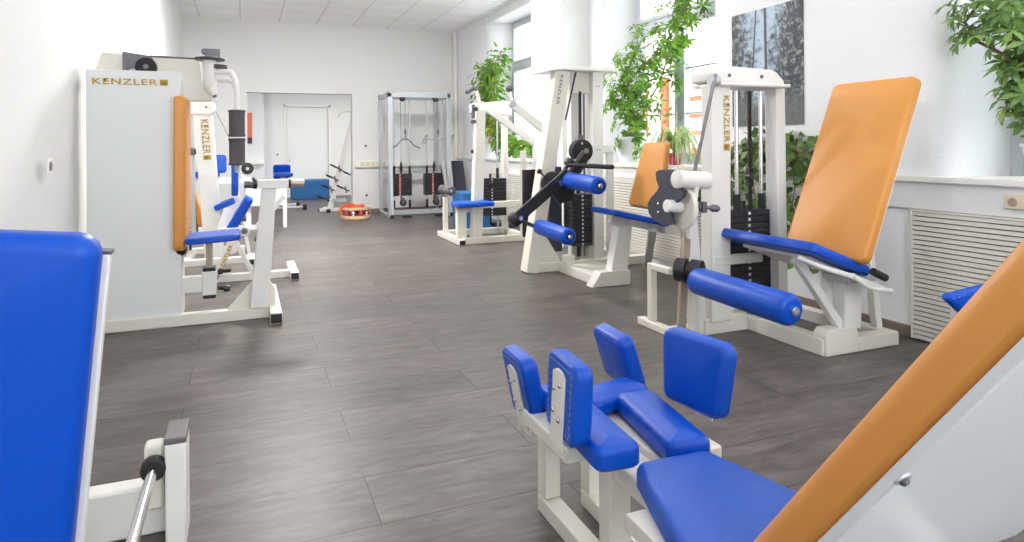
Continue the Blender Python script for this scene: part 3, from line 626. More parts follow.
    mb = MB(); mb.lathe((2.49, 3.44, .47), (2.60, 3.30, .465), [(0, .055), (.05, .072), (.42, .075), (.45, .06), (.55, .06), (.58, .075), (.95, .072), (1, .055)], 28); mb.build('joint_knuckle', M['black'], t)
    roller(t, (2.56, 2.55, .405), (2.555, 3.32, .42), .083)
    # seat: tilted blue cushion on tray with V struts and main column
    sf = V((2.88, 0, .71)); sb = V((3.39, 0, .515)); v = (sf - sb).normalized(); u = V((0, -1, 0)); n = v.cross(u) * -1
    c = (sf + sb) / 2 + V((0, 3.155, -.055)); u = V((0, 1, 0)); n = u.cross(v)
    if n.z < 0: u = -u
    mb = MB(); mb.pad(c, u, v, .78, .80, .50, .062, .04, .03, .008); mb.build('seat', M['blue'], t)
    n = u.cross(v).normalized(); mb = MB(); q = c - n * .002
    mb.prism([q - u * .25 - v * .26, q + u * .25 - v * .26, q + u * .28 + v * .12, q - u * .28 + v * .12], -n * .02); mb.build('seat_tray', Wm, t, .006)
    y = 2.76; mb = MB(); mb.tube([(2.93, y + .12, .60), (3.0, y + .02, .555), (3.2, y + .0, .49), (3.42, y - .03, .405)], .016, 10); mb.build('seat_rail', Wm, t)
    mb = MB(); mb.tube([(3.30, y - .06, .52), (3.40, y - .06, .475)], .022, 14, False); mb.build('hand_grip', M['rubber'], t)
    mb = MB(); mb.tube([(3.20, y - .01, .50), (3.32, y - .02, .42), (3.46, y - .05, .395)], .014, 10); mb.build('hand_rail', Wm, t)
    MB().beam((3.36, 2.93, .14), (3.40, 2.95, .46), .14, .09, (0, 1, 0)).build('seat_column', Wm, t, .008)
    MB().beam((3.30, 2.93, .15), (2.98, 2.95, .58), .05, .05, (0, 1, 0)).build('seat_strut', Wm, t, .005)
    MB().beam((3.26, 2.98, .26), (3.33, 3.05, .47), .06, .04, (0, 1, 0)).build('seat_strut', Wm, t, .005)
    MB().box((3.24, 2.80, .435), (3.46, 3.0, .47)).build('slide_rail', M['alu'], t, .004)
    # backrest
    b0 = V((3.225, 3.0, .575)); b1 = V((3.675, 3.0, 1.65)); v = (b1 - b0).normalized(); u = V((0, 1, 0)); n = u.cross(v)
    if n.x > 0: u = -u; n = u.cross(v)
    L = (b1 - b0).length
    mb = MB(); mb.pad(b0 + v * L / 2 - n * .065, u, v, .60, .60, L, .065, .045, .022, .006); mb.build('backrest', M['orange'], t)
    mb = MB(); q = b0 + v * L / 2 - n * .067; mb.prism([q - u * .285 - v * (L / 2 - .015), q + u * .285 - v * (L / 2 - .015), q + u * .285 + v * (L / 2 - .015), q - u * .285 + v * (L / 2 - .015)], -n * .016); mb.build('back_board', M['trim'], t, .003)
    MB().beam(q - v * .35 - n * .02, V((3.45, 3.0, .2)), .07, .05, (0, 1, 0)).build('backrest_post', Wm, t, .005)
    MB().beam(q + v * .05 - n * .02, V((3.70, 3.0, .06)), .05, .05, (0, 1, 0)).build('backrest_post', Wm, t, .005)
leg_extension()

# ---------------------------------------------------------------- middle machine with two rollers
def leg_curl():
    t = thing('leg_curl_machine', 'leg curl machine with two blue pleated rollers on a black lever and small orange backrest', 'gym machine', (3.0, 5.5, 0))
    Wm, Cm = M['white'], M['cream']
    # tapered slanted column
    MB().beam((2.60, 5.97, 0), (2.96, 5.97, 2.0), .13, .17, (0, 1, 0), .16, .14).build('front_column', Cm, t, .008)
    MB().prism([(2.66, 5.93, .06), (2.95, 5.93, .06), (2.72, 5.93, .42)], (0, .06, 0)).build('column_gusset', Cm, t, .003)
    MB().box((2.62, 5.90, 0), (2.98, 5.99, .09)).build('base_rail', Cm, t, .006)
    MB().box((2.93, 5.90, .0), (3.95 - .02, 5.99, .09)).build('base_rail', Cm, t, .006)
    MB().box((2.88, 5.12, 0), (2.97, 5.92, .09)).build('base_rail', Cm, t, .006)
    MB().box((3.05, 5.40, 0), (3.35, 5.90, .06)).build('base_plate', Cm, t, .006)
    mb = MB(); mb.prism([(2.81, 5.08, 0), (3.2, 5.08, 0), (3.2, 5.08, .13), (2.9, 5.08, .13)], (0, .12, 0)); mb.build('base_foot', Cm, t, .006)
    MB().prism([(3.02, 5.11, .10), (3.19, 5.11, .10), (3.245, 5.11, .56), (3.11, 5.11, .56)], (0, .11, 0)).build('seat_column', Wm, t, .006)
    MB().box((2.88, 5.72, .09), (2.98, 5.82, .18)).build('base_bracket', Cm, t, .01)
    # tower: cap plate, rear columns, inner hood
    mb = MB(); mb.prism([(2.76, 5.85, 1.985), (2.96, 5.85, 2.0), (3.56, 5.85, 2.0), (3.56, 5.85, 2.03), (2.96, 5.85, 2.03)], (0, .5, 0)); mb.build('cap_plate', Wm, t, .004)
    MB().box((3.30, 5.92, .05), (3.42, 6.04, 2.0)).build('rear_column', Wm, t, .008)
    MB().box((3.16, 6.14, .05), (3.26, 6.24, 2.0)).build('rear_column', Wm, t, .008)
    MB().box((3.10, 6.0, 1.78), (3.38, 6.06, 2.0)).build('tower_panel', Cm, t, .004)
    for z in (1.85, 1.2, .6, .3): [bolt(t, (x, 5.919, z), (0, -1, 0), .006, 'bolt', M['grey']) for x in (3.345, 3.375)]
    for x in (3.215, 3.27): MB().cyl((x, 6.06, .1), (x, 6.06, 1.98), .010).build('guide_rod', M['grey'], t)
    MB().box((3.18, 5.99, 1.15), (3.205, 6.0, 1.8)).build('lift_belt', M['black'], t)
    mb = MB(); mb.box((3.17, 5.98, 1.22), (3.215, 6.01, 1.35)); mb.cyl((3.19, 5.97, 1.3), (3.19, 6.02, 1.3), .02); mb.build('belt_clamp', M['grey'], t)
    MB().beam((3.09, 5.89, 1.98), (2.97, 5.89, 1.50), .03, .006, (1, 0, 0)).build('side_belt', M['black'], t)
    lettering('KENZLER', t, (2.915, 5.875, 1.95), (-.10, 0, -.55), (.55, 0, -.10), .03, M['grey'], .30)
    stack(t, 3.03, 3.25, 5.86, 6.06, .24, .76, 13)
    MB().box((2.88, 6.10, .16), (3.03, 6.25, 1.03)).build('stack_shield', M['navy'], t, .006)
    MB().box((2.68, 6.3, .30), (2.84, 6.33, 1.0)).build('side_shield', M['black'], t, .006)
    # horizontal top frame towards the window
    MB().box((3.05, 5.93, 1.17), (3.55, 5.985, 1.25)).build('upper_rail', Wm, t, .006)
    MB().box((3.47, 5.935, .08), (3.55, 5.98, 1.17)).build('rear_column', Wm, t, .008)
    # lever
    Y = 5.50
    a, b, c3 = SY(516, 219, Y), SY(561, 183, Y), SY(583, 151, Y)
    MB().beam(a, b + V((.08, 0, .09)), .035, .105).build('lever_arm', M['black'], t, .004)
    MB().beam(b - V((0, 0, .0)), c3, .035, .05, (0, 1, 0)).build('upper_arm', M['grey'], t, .004)
    mb = MB(); mb.prism([SY(x, y, Y + .03) for x, y in ((548, 188), (565, 168), (578, 155), (590, 158), (578, 178), (573, 200), (560, 204))], (0, .03, 0)); mb.build('cam_plate', M['black'], t, .003)
    mb = MB(); mb.lathe(c3 + V((0, .0, 0)), c3 + V((0, .09, 0)), [(0, .095), (.05, .108), (.95, .108), (1, .1)], 36); dk = mb.build('pivot_disc', M['rubber'], t)
    mb = MB(); mb.lathe(c3 + V((.02, -.03, 0)), c3 + V((.02, 0, 0)), [(0, .028), (.5, .034), (1, .034)], 20); mb.build('pivot_hub', M['chrome'], dk)
    bolt(dk, c3 + V((-.01, -.001, .07)), (0, -1, 0), .012, 'bolt', M['chrome'])
    p = b; mb = MB(); mb.lathe(p + V((-.02, -.05, .0)), p + V((-.02, 0, 0)), [(0, .028), (1, .034)], 18); mb.build('pivot_hub', M['chrome'], t)
    mb = MB(); mb.lathe(a + V((0, -.03, 0)), a + V((0, .06, 0)), [(0, .045), (.1, .06), (.9, .06), (1, .05)], 24); kn = mb.build('joint_knuckle', M['black'], t)
    mb = MB(); mb.lathe(a + V((.035, -.04, .01)), a + V((.035, -.02, .01)), [(0, .02), (1, .02)], 16); mb.build('joint_ring', M['chrome'], kn)
    q = SY(560, 186, Y - .03)
    g0, g1 = SY(567, 165, 5.42), SY(611, 167, 5.0); mb = MB(); mb.tube([g0, g1], .016, 12, False); mb.tube([g0.lerp(g1, .35), g1 + (g1 - g0).normalized() * .02], .021, 14, False); mb.build('hand_grip', M['rubber'], t)
    g0 = SY(569, 166, 5.45); mb = MB(); mb.lathe(SY(567, 166, 5.45), SY(571, 160, 5.45) + V((0, 0, .0)), [(0, .02), (.2, .045), (1, .045)], 18); mb.build('pull_knob', M['black'], t)
    mb = MB(); mb.lathe(SY(553, 184, Y + .1), SY(553, 184, Y + .2), [(0, .11), (.1, .12), (.9, .12), (1, .11)], 32); mb.build('index_disc', M['black'], t)
    mb = MB(); k0, k1 = SY(549, 181, Y), SY(541, 173, Y); mb.tube([k0, k1], .008, 8, False); mb.lathe(k1, k1 + (k1 - k0).normalized() * .04, [(0, .012), (.4, .026), (1, .02)], 16); mb.build('pull_pin', M['black'], t)
    mb = MB(); mb.tube([a, SY(534, 226, 5.42)], .018, 12, False); mb.build('roller_axle', M['black'], t)
    roller(t, (2.78, 4.88, .905), (2.80, 5.5, .925), .076, pleat=True, ends='chrome')
    roller(t, (2.46, 4.82, .50), (2.46, 5.42, .52), .069, pleat=True, ends='chrome')
    # seat and backrest
    s0 = V((2.93, 5.12, .685)); s1 = V((3.50, 5.12, .555)); v = (s0 - s1).normalized(); u = V((0, 1, 0))
    if u.cross(v).z < 0: u = -u
    mb = MB(); mb.pad((s0 + s1) / 2 - V((0, 0, .04)), u, v, .42, .42, .60, .05, .04, .024, .006); mb.build('seat', M['blue'], t)
    n = u.cross(v); q = (s0 + s1) / 2 - V((0, 0, .045)); mb = MB(); mb.prism([q - u * .08 - v * .30, q + u * .08 - v * .30, q + u * .08 + v * .05, q - u * .08 + v * .05], -n * .06); mb.build('seat_frame', Wm, t, .005)
    MB().beam((3.20, 5.12, .53), (3.02, 5.12, .60), .10, .05, (0, 1, 0)).build('seat_frame', Wm, t, .006)
    b0 = V((3.30, 5.02, .70)); b1 = V((3.43, 5.02, 1.26)); v = (b1 - b0).normalized(); u = V((0, 1, 0)); n = u.cross(v)
    if n.x > 0: u = -u; n = u.cross(v)
    mb = MB(); mb.pad((b0 + b1) / 2 - n * .05, u, v, .50, .36, .60, .06, .045, .024, .006); mb.build('backrest', M['orange'], t)
    MB().beam((b0 + b1) / 2 - n * .06, (3.42, 5.02, .50), .06, .04, (0, 1, 0)).build('backrest_post', Wm, t, .004)
    MB().beam((3.40, 5.02, .50), (3.72, 5.6, .05), .07, .07).build('rear_strut', Wm, t, .005)
    MB().box((3.5, 4.98, .44), (3.86, 5.06, .52)).build('backrest_rail', Wm, t, .005)
leg_curl()
# ---------------------------------------------------------------- butterfly machine, left
def butterfly():
    t = thing('butterfly_machine', 'tall white butterfly machine with a wide lettered panel and upright orange backrest', 'gym machine', (-.4, 5.3, 0))
    Wm, Cm = M['white'], M['cream']
    MB().box((-.985, 5.2, .07), (-.415, 5.215, 1.79)).build('front_panel', M['panel'], t, .002)
    MB().box((-.985, 5.215, .07), (-.41, 5.42, 1.785)).build('weight_housing', Wm, t, .004)
    logo(t, (-.945, 5.198, 1.69), (1, 0, 0), (0, 0, 1), .042, .455)
    MB().box((-1.04, 5.17, 0), (.20, 5.25, .08)).build('base_rail', Cm, t, .006)
    MB().box((.165, 4.95, 0), (.245, 6.0, .085)).build('base_foot', Cm, t, .006)
    endcap(t, (.168, 4.935, .012), (.242, 4.955, .075)); endcap(t, (.168, 5.995, .012), (.242, 6.015, .075))
    MB().prism([(.03, 5.16, .08), (.16, 5.16, .08), (.225, 5.16, 1.0), (.125, 5.16, 1.0)], (0, .10, 0)).build('front_column', Wm, t, .006)
    MB().prism([(-.12, 5.195, .08), (.03, 5.195, .08), (.05, 5.195, .27)], (0, .03, 0)).build('column_gusset', Cm, t, .003)
    MB().prism([(.04, 5.19, .08), (.21, 5.19, .08), (.21, 5.19, .2), (.15, 5.19, .3), (.05, 5.19, .27)], (0, .07, 0)).build('column_gusset', Cm, t, .003)
    # cross bar with two grip rollers
    MB().box((.09, 5.14, .95), (.305, 5.24, 1.015)).build('cross_bar', Wm, t, .005)
    for x0, x1, m, k in ((.32, .42, 'tan', 1), (.0, .08, 'grey', 0)):
        mb = MB(); mb.lathe((x0, 5.19, .985), (x1, 5.19, .98), [(0, .024), (.05, .028), (.95, .028), (1, .024)], 20); mb.build('peg_roller', M[m], t)
    for x in (.31, .075): MB().lathe((x - .012, 5.19, .985), (x + .012, 5.19, .985), [(0, .038), (1, .038)], 16).build('peg_collar', M['black'], t)
    mb = MB(); mb.cyl((.085, 5.19, .97), (.06, 5.12, 1.03), .012); mb.build('pull_pin', M['grey'], t)
    # overhead gusset, pulley and cable
    MB().prism([(-1.0, 5.44, 1.74), (-.93, 5.44, 1.94), (-.30, 5.44, 1.905), (-.28, 5.44, 1.74)], (0, .05, 0)).build('top_gusset', Cm, t, .004)
    MB().box((-.41, 5.40, 1.60), (-.21, 5.50, 1.755)).build('rear_mast', Wm, t, .006)
    MB().prism([(-.78, 5.28, 1.93), (-.60, 5.28, 1.905), (-.58, 5.28, 1.86), (-.66, 5.28, 1.83), (-.75, 5.28, 1.82), (-.75, 5.28, 1.75), (-.78, 5.28, 1.75)], (0, .08, 0)).build('pulley_bracket', M['grey'], t, .003)
    mb = MB(); c = V((-.635, 5.27, 1.825)); mb.lathe(c, c + V((0, .045, 0)), [(0, .045), (.05, .066), (.3, .07), (.42, .062), (.58, .062), (.7, .07), (.95, .066), (1, .045)], 28); pu = mb.build('pulley', M['rubber'], t)
    bolt(pu, c, (0, -1, 0), .02, 'bolt', M['grey'])
    mb = MB(); mb.tube([(-.62, 5.3, 1.905), (-.30, 5.27, 1.895)], .007, 8, False); mb.build('cable', M['grey'], t)
    # hub: cam discs, post and lower clamp
    h = V((-.225, 5.27, 0))
    mb = MB(); mb.lathe(h + V((0, 0, 1.885)), h + V((0, 0, 1.905)), [(0, .095), (.3, .105), (.5, .09), (.7, .105), (1, .1)], 28); mb.build('cam_disc', M['grey'], t)
    mb = MB(); c = h + V((.055, .02, 1.83)); mb.lathe(c, c + V((0, 0, .03)), [(0, .06), (.3, .065), (.5, .055), (.8, .065), (1, .05)], 24); mb.build('cam_disc', M['grey'], t)
    mb = MB(); mb.box((h.x - .03, h.y - .03, 1.905), (h.x + .07, h.y + .03, 1.97)); mb.cyl((h.x - .035, h.y - .035, 1.95), (h.x - .035, h.y + .035, 1.95), .02); mb.build('top_clamp', M['grey'], t, .004)
    mb = MB(); mb.lathe(h + V((0, 0, 1.70)), h + V((0, 0, 1.885)), [(0, .042), (.05, .045), (1, .045)], 24); mb.build('hub_post', Wm, t)
    mb = MB(); mb.lathe(h + V((0, 0, 1.70)), h + V((.03, -.02, 1.63)), [(0, .042), (.6, .036), (1, .02)], 18); mb.build('hub_cap', Cm, t)
    mb = MB(); mb.lathe(h + V((.025, -.02, 1.64)), h + V((.035, -.025, 1.62)), [(0, .015), (1, .012)], 12); mb.build('hub_screw', M['grey'], t)
    mb = MB(); mb.tube([h + V((.03, -.02, 1.80)), (-.10, 5.2, 1.80), (-.07, 5.18, 1.775), (-.045, 5.17, 1.68), (-.045, 5.17, 1.5)], .020, 12); mb.build('swing_arm', Wm, t)
    mb = MB(); mb.tube([h + V((.03, .1, 1.76)), (-.10, 5.32, 1.75), (-.07, 5.30, 1.73), (-.045, 5.27, 1.66)], .016, 12); mb.build('swing_arm', Wm, t)
    for z0, z1 in ((1.33, 1.525), (1.125, 1.32)):
        mb = MB(); mb.lathe((-.045, 5.17, z0), (-.045, 5.17, z1), [(0, .05), (.03, .06), (.08, .058), (.1, .054), (.9, .054), (.92, .058), (.97, .06), (1, .05)], 32); mb.build('hand_roller', M['foam'], t)
    mb = MB(); mb.lathe((-.045, 5.17, 1.07), (-.045, 5.17, 1.125), [(0, .014), (1, .018)], 12); mb.build('roller_pin', M['silver'], t)
    # backrest, seat
    mb = MB(); mb.pad((-.455, 5.36, 1.075), (0, 1, 0), (.01, 0, 1), .46, .46, 1.09, .078, .05, .03, .004); mb.build('backrest', M['orange'], t)
    mb = MB(); v = V((1, 0, .045)).normalized(); mb.pad((-.205, 5.27, .585), v, (0, 1, 0), .36, .36, .40, .044, .05, .020, .004) ; mb.build('seat', M['blue'], t)
    mb = MB(); mb.box((-.26, 5.25, .37), (-.215, 5.29, .585)); mb.build('seat_post', M['tan'], t, .003)
    mb = MB(); mb.box((-.285, 5.23, .19), (-.19, 5.31, .36)); mb.build('seat_sleeve', Wm, t, .006)
    for z in (.36, .165): MB().box((-.28, 5.235, z), (-.195, 5.305, z + .025)).build('sleeve_cap', M['black'], t, .003)
    MB().box((-.42, 5.235, .215), (-.28, 5.305, .33)).build('seat_arm', Wm, t, .006)
    mb = MB(); mb.lathe((-.42, 5.20, .53), (-.42, 5.26, .53), [(0, .03), (.1, .04), (.9, .04), (1, .03)], 20); mb.build('adjust_wheel', M['black'], t)
    mb = MB(); mb.tube([(-.18, 5.22, .24), (-.12, 5.2, .235)], .014, 10, False); mb.lathe((-.14, 5.2, .235), (-.10, 5.19, .235), [(0, .014), (.2, .026), (1, .02)], 14); mb.build('pull_knob', M['black'], t)
butterfly()

def preacher():      # second machine on the left: low base with A-struts and tilted blue pad
    t = thing('abdominal_machine', 'low white machine with tilted blue pad on lettered struts beyond the butterfly machine', 'gym machine', (0, 6.75, 0))
    Wm = M['white']
    MB().box((-.42, 6.7, 0), (.40, 6.77, .07)).build('base_rail', Wm, t, .005)
    MB().box((.40, 6.53, 0), (.475, 7.2, .075)).build('base_foot', Wm, t, .005)
    endcap(t, (.403, 6.515, .01), (.472, 6.535, .068)); endcap(t, (.403, 7.195, .01), (.472, 7.21, .068))
    MB().beam((-.255, 6.73, .04), (-.10, 6.73, .42), .06, .06, (0, 1, 0)).build('strut', Wm, t, .004)
    MB().beam((.075, 6.73, .05), (-.10, 6.73, .42), .045, .05, (0, 1, 0)).build('strut', Wm, t, .004)
    MB().beam((.10, 6.78, .48), (.36, 6.78, .78), .05, .05, (0, 1, 0)).build('arm_strut', Wm, t, .004)
    MB().box((-.20, 6.70, .42), (.04, 6.78, .50)).build('pad_bracket', Wm, t, .005)
    lettering('KENZLER', t, (-.195, 6.695, .11), (.38, 0, .92), (-.92, 0, .38), .034, M['gold'], .25)
    mb = MB(); n = V((.86, 0, -.5)).normalized(); v = V((.5, 0, .86)).normalized(); mb.pad((-.075, 6.88, .64), (0, 1, 0), v, .28, .28, .36, .085, .05, .03, .006); mb.build('chest_pad', M['blue'], t)
    MB().beam((-.13, 6.88, .66), (-.20, 6.80, .46), .10, .03, (0, 1, 0)).build('pad_plate', Wm, t, .003)
    mb = MB(); mb.lathe((.0, 6.66, .47), (.0, 6.70, .47), [(0, .02), (.3, .028), (1, .028)], 16); mb.build('pivot_hub', M['grey'], t)
    mb = MB(); mb.tube([(-.2, 6.68, .11), (-.12, 6.66, .115)], .016, 10, False); mb.lathe((-.23, 6.68, .105), (-.19, 6.68, .11), [(0, .02), (.3, .028), (1, .025)], 14); mb.build('pull_knob', M['black'], t)
    mb = MB(); mb.lathe((.09, 6.68, .40), (.14, 6.66, .38), [(0, .014), (.2, .028), (1, .02)], 14); mb.build('adjust_knob', M['grey'], t)
    mb = MB(); mb.tube([(.17, 6.75, .48), (.18, 6.76, .20), (.20, 6.77, .07)], .010, 8, False); mb.build('link_rod', Wm, t)
preacher()

def leg_press():     # third machine: lettered column
    t = thing('lettered_press_machine', 'white machine with slanted column lettered in gold behind the orange upright backrest', 'gym machine', (-.3, 8.0, 0))
    Wm = M['white']
    MB().beam((-.305, 8.0, .02), (-.415, 8.0, 1.66), .20, .14, (0, 1, 0), .185, .12).build('slanted_column', Wm, t, .008)
    mb = MB(); mb.prism([(-.56, 7.9, 1.62), (-.33, 7.9, 1.61), (-.29, 7.9, 1.65), (-.29, 7.9, 1.73), (-.33, 7.9, 1.77), (-.56, 7.9, 1.78)], (0, .18, 0)); mb.build('column_head', Wm, t, .012)
    bolt(t, (-.37, 7.898, 1.70), (0, -1, 0), .014)
    logo(t, (-.435, 7.935, 1.56), (.062, 0, -1), (1, 0, .062), .075, .44)
    mb = MB(); mb.tube([(-.285, 7.92, 1.66), (-.06, 7.75, 1.18)], .004, 6, False); mb.build('cable', M['grey'], t)
    MB().cyl((-.52, 8.1, .3), (-.54, 8.1, 1.62), .030).build('guide_rod', M['silver'], t)
    mb = MB(); mb.lathe((-.53, 8.05, 1.18), (-.53, 8.05, 1.25), [(0, .03), (.2, .06), (.8, .06), (1, .03)], 20); mb.build('rod_collar', M['grey'], t)
    oa, ob = SY(186, 150, 8.12), SY(207, 226, 8.12); mb = MB(); mb.pad((oa + ob) / 2 + V((-.02, .12, 0)), (0, 1, 0), (ob - oa), .30, .30, (ob - oa).length, .07, .04, .025, .004); mb.build('backrest', M['orange'], t)
    stack(t, -.66, -.50, 8.42, 8.56, .15, .62, 10)
    MB().box((-.60, 7.72, 0), (.05, 7.79, .07)).build('base_rail', Wm, t, .005)
    MB().box((.03, 7.55, 0), (.10, 7.95, .07)).build('base_foot', Wm, t, .005)
    endcap(t, (.035, 7.535, .01), (.095, 7.555, .065)); endcap(t, (.035, 7.945, .01), (.095, 7.96, .065))
    MB().box((-.60, 8.6, 0), (.0, 8.67, .07)).build('base_rail', Wm, t, .005)
    MB().box((-.60, 7.79, 0), (-.53, 8.6, .07)).build('base_rail', Wm, t, .005)
    mb = MB(); mb.pad((-.13, 8.0, .90), (0, 1, 0), (.0, 0, 1), .26, .22, .36, .07, .04, .025, .004); mb.build('back_pad', M['blue'], t)
    mb = MB(); mb.pad((-.19, 8.0, .60), V((1, 0, .38)).normalized(), (0, 1, 0), .22, .22, .28, .06, .04, .02, .004); mb.build('seat', M['blue'], t)
    MB().beam((-.24, 8.0, .58), (-.12, 8.0, .07), .06, .05, (0, 1, 0)).build('seat_post', Wm, t, .004)
    MB().beam((-.07, 8.0, .75), (.05, 8.0, .05), .035, .04, (0, 1, 0)).build('front_post', Wm, t, .004)
    mb = MB(); mb.tube([(-.20, 7.9, .47), (.02, 7.9, .47)], .035, 14, False); mb.build('foam_bar', M['foam'], t)
    MB().box((-.14, 7.96, .30), (.06, 8.04, .36)).build('link_bar', Wm, t, .004)
leg_press()

def far_bench():
    t = thing('pulley_bench', 'far white machine with blue back pad and round dark wheel near the back wall', 'gym machine', (-.3, 11.0, 0))
    Wm = M['white']
    mb = MB(); mb.pad((-.52, 11.1, .81), (1, 0, 0), (0, 1, 0), .34, .34, .4, .08, .05, .025, .004); mb.build('seat', M['blue'], t)
    mb = MB(); mb.pad((-.40, 11.2, 1.0), (1, 0, .0), (.0, .15, 1), .30, .3, .28, .07, .05, .025, .004); mb.build('back_pad', M['blue'], t)
    MB().box((-.72, 11.0, .70), (.12, 11.1, .80)).build('frame_beam', Wm, t, .006)
    MB().box((-.60, 11.0, 0), (-.5, 11.1, .70)).build('post', Wm, t, .005); MB().box((.0, 11.0, 0), (.10, 11.1, .70)).build('post', Wm, t, .005)
    MB().box((-.70, 10.8, 0), (.2, 10.88, .07)).build('base_rail', Wm, t, .005); MB().box((-.56, 10.88, 0), (-.50, 11.4, .07)).build('base_rail', Wm, t, .005)
    mb = MB(); mb.lathe((.05, 10.95, .93), (.05, 11.0, .93), [(0, .07), (.1, .09), (.9, .09), (1, .07)], 28); wh = mb.build('wheel', M['rubber'], t)
    mb = MB(); mb.lathe((.05, 10.93, .93), (.05, 10.96, .93), [(0, .025), (1, .025)], 16); mb.build('wheel_hub', M['silver'], wh)
    MB().beam((-.05, 10.98, .80), (.06, 11.02, .93), .04, .03).build('wheel_arm', Wm, t, .003)
    MB().box((.02, 10.9, .35), (.62, 10.96, .72)).build('side_shield', Wm, t, .006)
    MB().box((.56, 10.9, .0), (.62, 10.96, .35)).build('post', Wm, t, .004)
far_bench()
# ---------------------------------------------------------------- lever press (between the pulley station and the leg curl)
def lever_press():
    t = thing('lever_press_machine', 'white press machine with two raised lever arms, blue seat and grey foam rollers', 'gym machine', (3.0, 8.3, 0))
    Wm, Cm = M['white'], M['cream']
    MB().box((2.50, 7.93, 0), (2.58, 8.95, .07)).build('base_rail', Cm, t, .005)
    MB().box((2.55, 7.98, 0), (3.50, 8.08, .08)).build('base_rail', Cm, t, .005)
    MB().box((2.58, 8.82, 0), (3.50, 8.90, .08)).build('base_rail', Cm, t, .005)
    MB().box((3.42, 8.08, 0), (3.50, 8.82, .08)).build('base_rail', Cm, t, .005)
    endcap(t, (2.505, 7.915, .01), (2.575, 7.935, .06)); endcap(t, (2.505, 8.945, .01), (2.575, 8.96, .06))
    MB().beam((2.76, 8.05, .06), (2.83, 8.05, 1.72), .14, .11, (0, 1, 0), .12, .10).build('front_column', Cm, t, .006)
    MB().box((2.50, 8.00, .07), (2.62, 8.10, .45)).build('seat_post', Cm, t, .005)
    MB().box((2.50, 8.62, .07), (2.56, 8.68, .56)).build('roller_post', Cm, t, .005)
    MB().box((2.50, 8.05, .40), (2.72, 8.13, .48)).build('seat_arm', Cm, t, .005)
    mb = MB(); mb.pad((2.70, 8.0, .485), (1, 0, .0), (0, 1, 0), .50, .50, .36, .06, .05, .025, .004); mb.build('seat', M['blue'], t)
    for y in (8.42, 8.66):
        mb = MB(); mb.lathe((2.52, y - .1, .66), (2.52, y + .12, .66), [(0, .05), (.08, .062), (.92, .062), (1, .05)], 22); ro = mb.build('thigh_roller', M['foam'], t)
        mb = MB(); mb.lathe((2.52, y - .115, .66), (2.52, y - .098, .66), [(0, .018), (1, .022)], 12); mb.build('axle_end', M['silver'], ro)
    mb = MB(); mb.tube([(2.52, 8.3, .66), (2.52, 8.8, .66)], .012, 8, False); mb.build('roller_axle', M['grey'], t)
    MB().beam((2.60, 8.55, .48), (2.53, 8.55, .66), .04, .03).build('roller_bracket', Cm, t, .003)
    MB().box((2.80, 8.10, .44), (3.48, 8.17, .52)).build('middle_rail', Cm, t, .005)
    MB().box((3.40, 8.03, .08), (3.47, 8.10, 1.18)).build('rear_column', Cm, t, .005)
    MB().box((3.42, 8.76, .08), (3.50, 8.84, 1.68)).build('rear_column', Cm, t, .005)
    MB().prism([(2.84, 8.4, 1.70), (3.42, 8.4, 1.67), (3.42, 8.4, 1.84), (3.30, 8.4, 1.86), (2.84, 8.4, 1.82)], (0, .10, 0)).build('top_plate', Wm, t, .006)
    MB().box((2.86, 8.0, 1.10), (3.9, 8.06, 1.16)).build('window_rail', Wm, t, .004) if 0 else None
    logo(t, (2.93, 7.985, 1.62), (-.04, 0, -1), (1, 0, -.04), .045, .34)
    for x in (3.03, 3.28): MB().cyl((x, 8.62, .08), (x, 8.62, 1.70), .011).build('guide_rod', M['silver'], t); MB().cyl((x, 8.62, .80), (x, 8.62, .94), .02).build('rod_sleeve', M['rubber'], t)
    stack(t, 2.96, 3.385, 8.55, 8.70, .28, .80, 12)
    mb = MB(); mb.lathe((3.15, 8.52, .70), (3.15, 8.54, .70), [(0, .04), (1, .045)], 16); mb.build('belt_wheel', M['rubber'], t)
    # lever arms
    def lever(y, s, name='lever_arm'):
        p0 = V((2.86 + s, y, 1.78)); p1 = V((3.86, y, 1.17))
        a = MB().beam(p0, p1, .06, .10, (0, 1, 0) if 0 else None).build(name, Wm, t, .006); return p0
    p0 = V((2.84, 8.10, 1.80)); p1 = V((3.80, 8.10, 1.16)); MB().beam(p0, p1, .05, .085).build('lever_arm', Wm, t, .006)
    g = [p0, V((2.81, 8.08, 1.90)), V((2.77, 8.05, 1.985))]; mb = MB(); mb.tube(g, .024, 12, False); mb.build('lever_neck', Wm, t)
    mb = MB(); mb.tube([(2.78, 8.05, 1.985), (2.72, 8.02, 1.985), (2.63, 7.98, 1.93)], .028, 14); mb.build('hand_grip', M['foam'], t)
    p0 = V((3.035, 7.42, 1.745)); p1 = V((3.73, 7.42, 1.24)); MB().beam(p0, p1, .055, .095).build('lever_arm', Wm, t, .006)
    mb = MB(); mb.tube([p0, V((3.00, 7.40, 1.82)), V((2.96, 7.38, 1.92))], .022, 12, False); mb.build('lever_neck', Wm, t)
    mb = MB(); mb.lathe((2.93, 7.36, 1.925), (3.01, 7.40, 1.945), [(0, .02), (.2, .036), (.8, .036), (1, .02)], 20); mb.build('hand_grip', M['foam'], t)
    mb = MB(); mb.lathe((3.02, 7.38, 1.755), (3.02, 7.44, 1.755), [(0, .04), (1, .045)], 18); mb.build('neck_collar', M['silver'], t)
    MB().box((3.56, 7.38, 1.0), (3.86, 7.50, 1.26)).build('pivot_box', Wm, t, .008)
    MB().box((3.76, 7.45, 1.05), (3.86, 8.2, 1.15)).build('pivot_beam', Wm, t, .006)
    MB().box((3.66, 7.50, .0), (3.74, 7.60, 1.02)).build('pivot_column', Cm, t, .006)
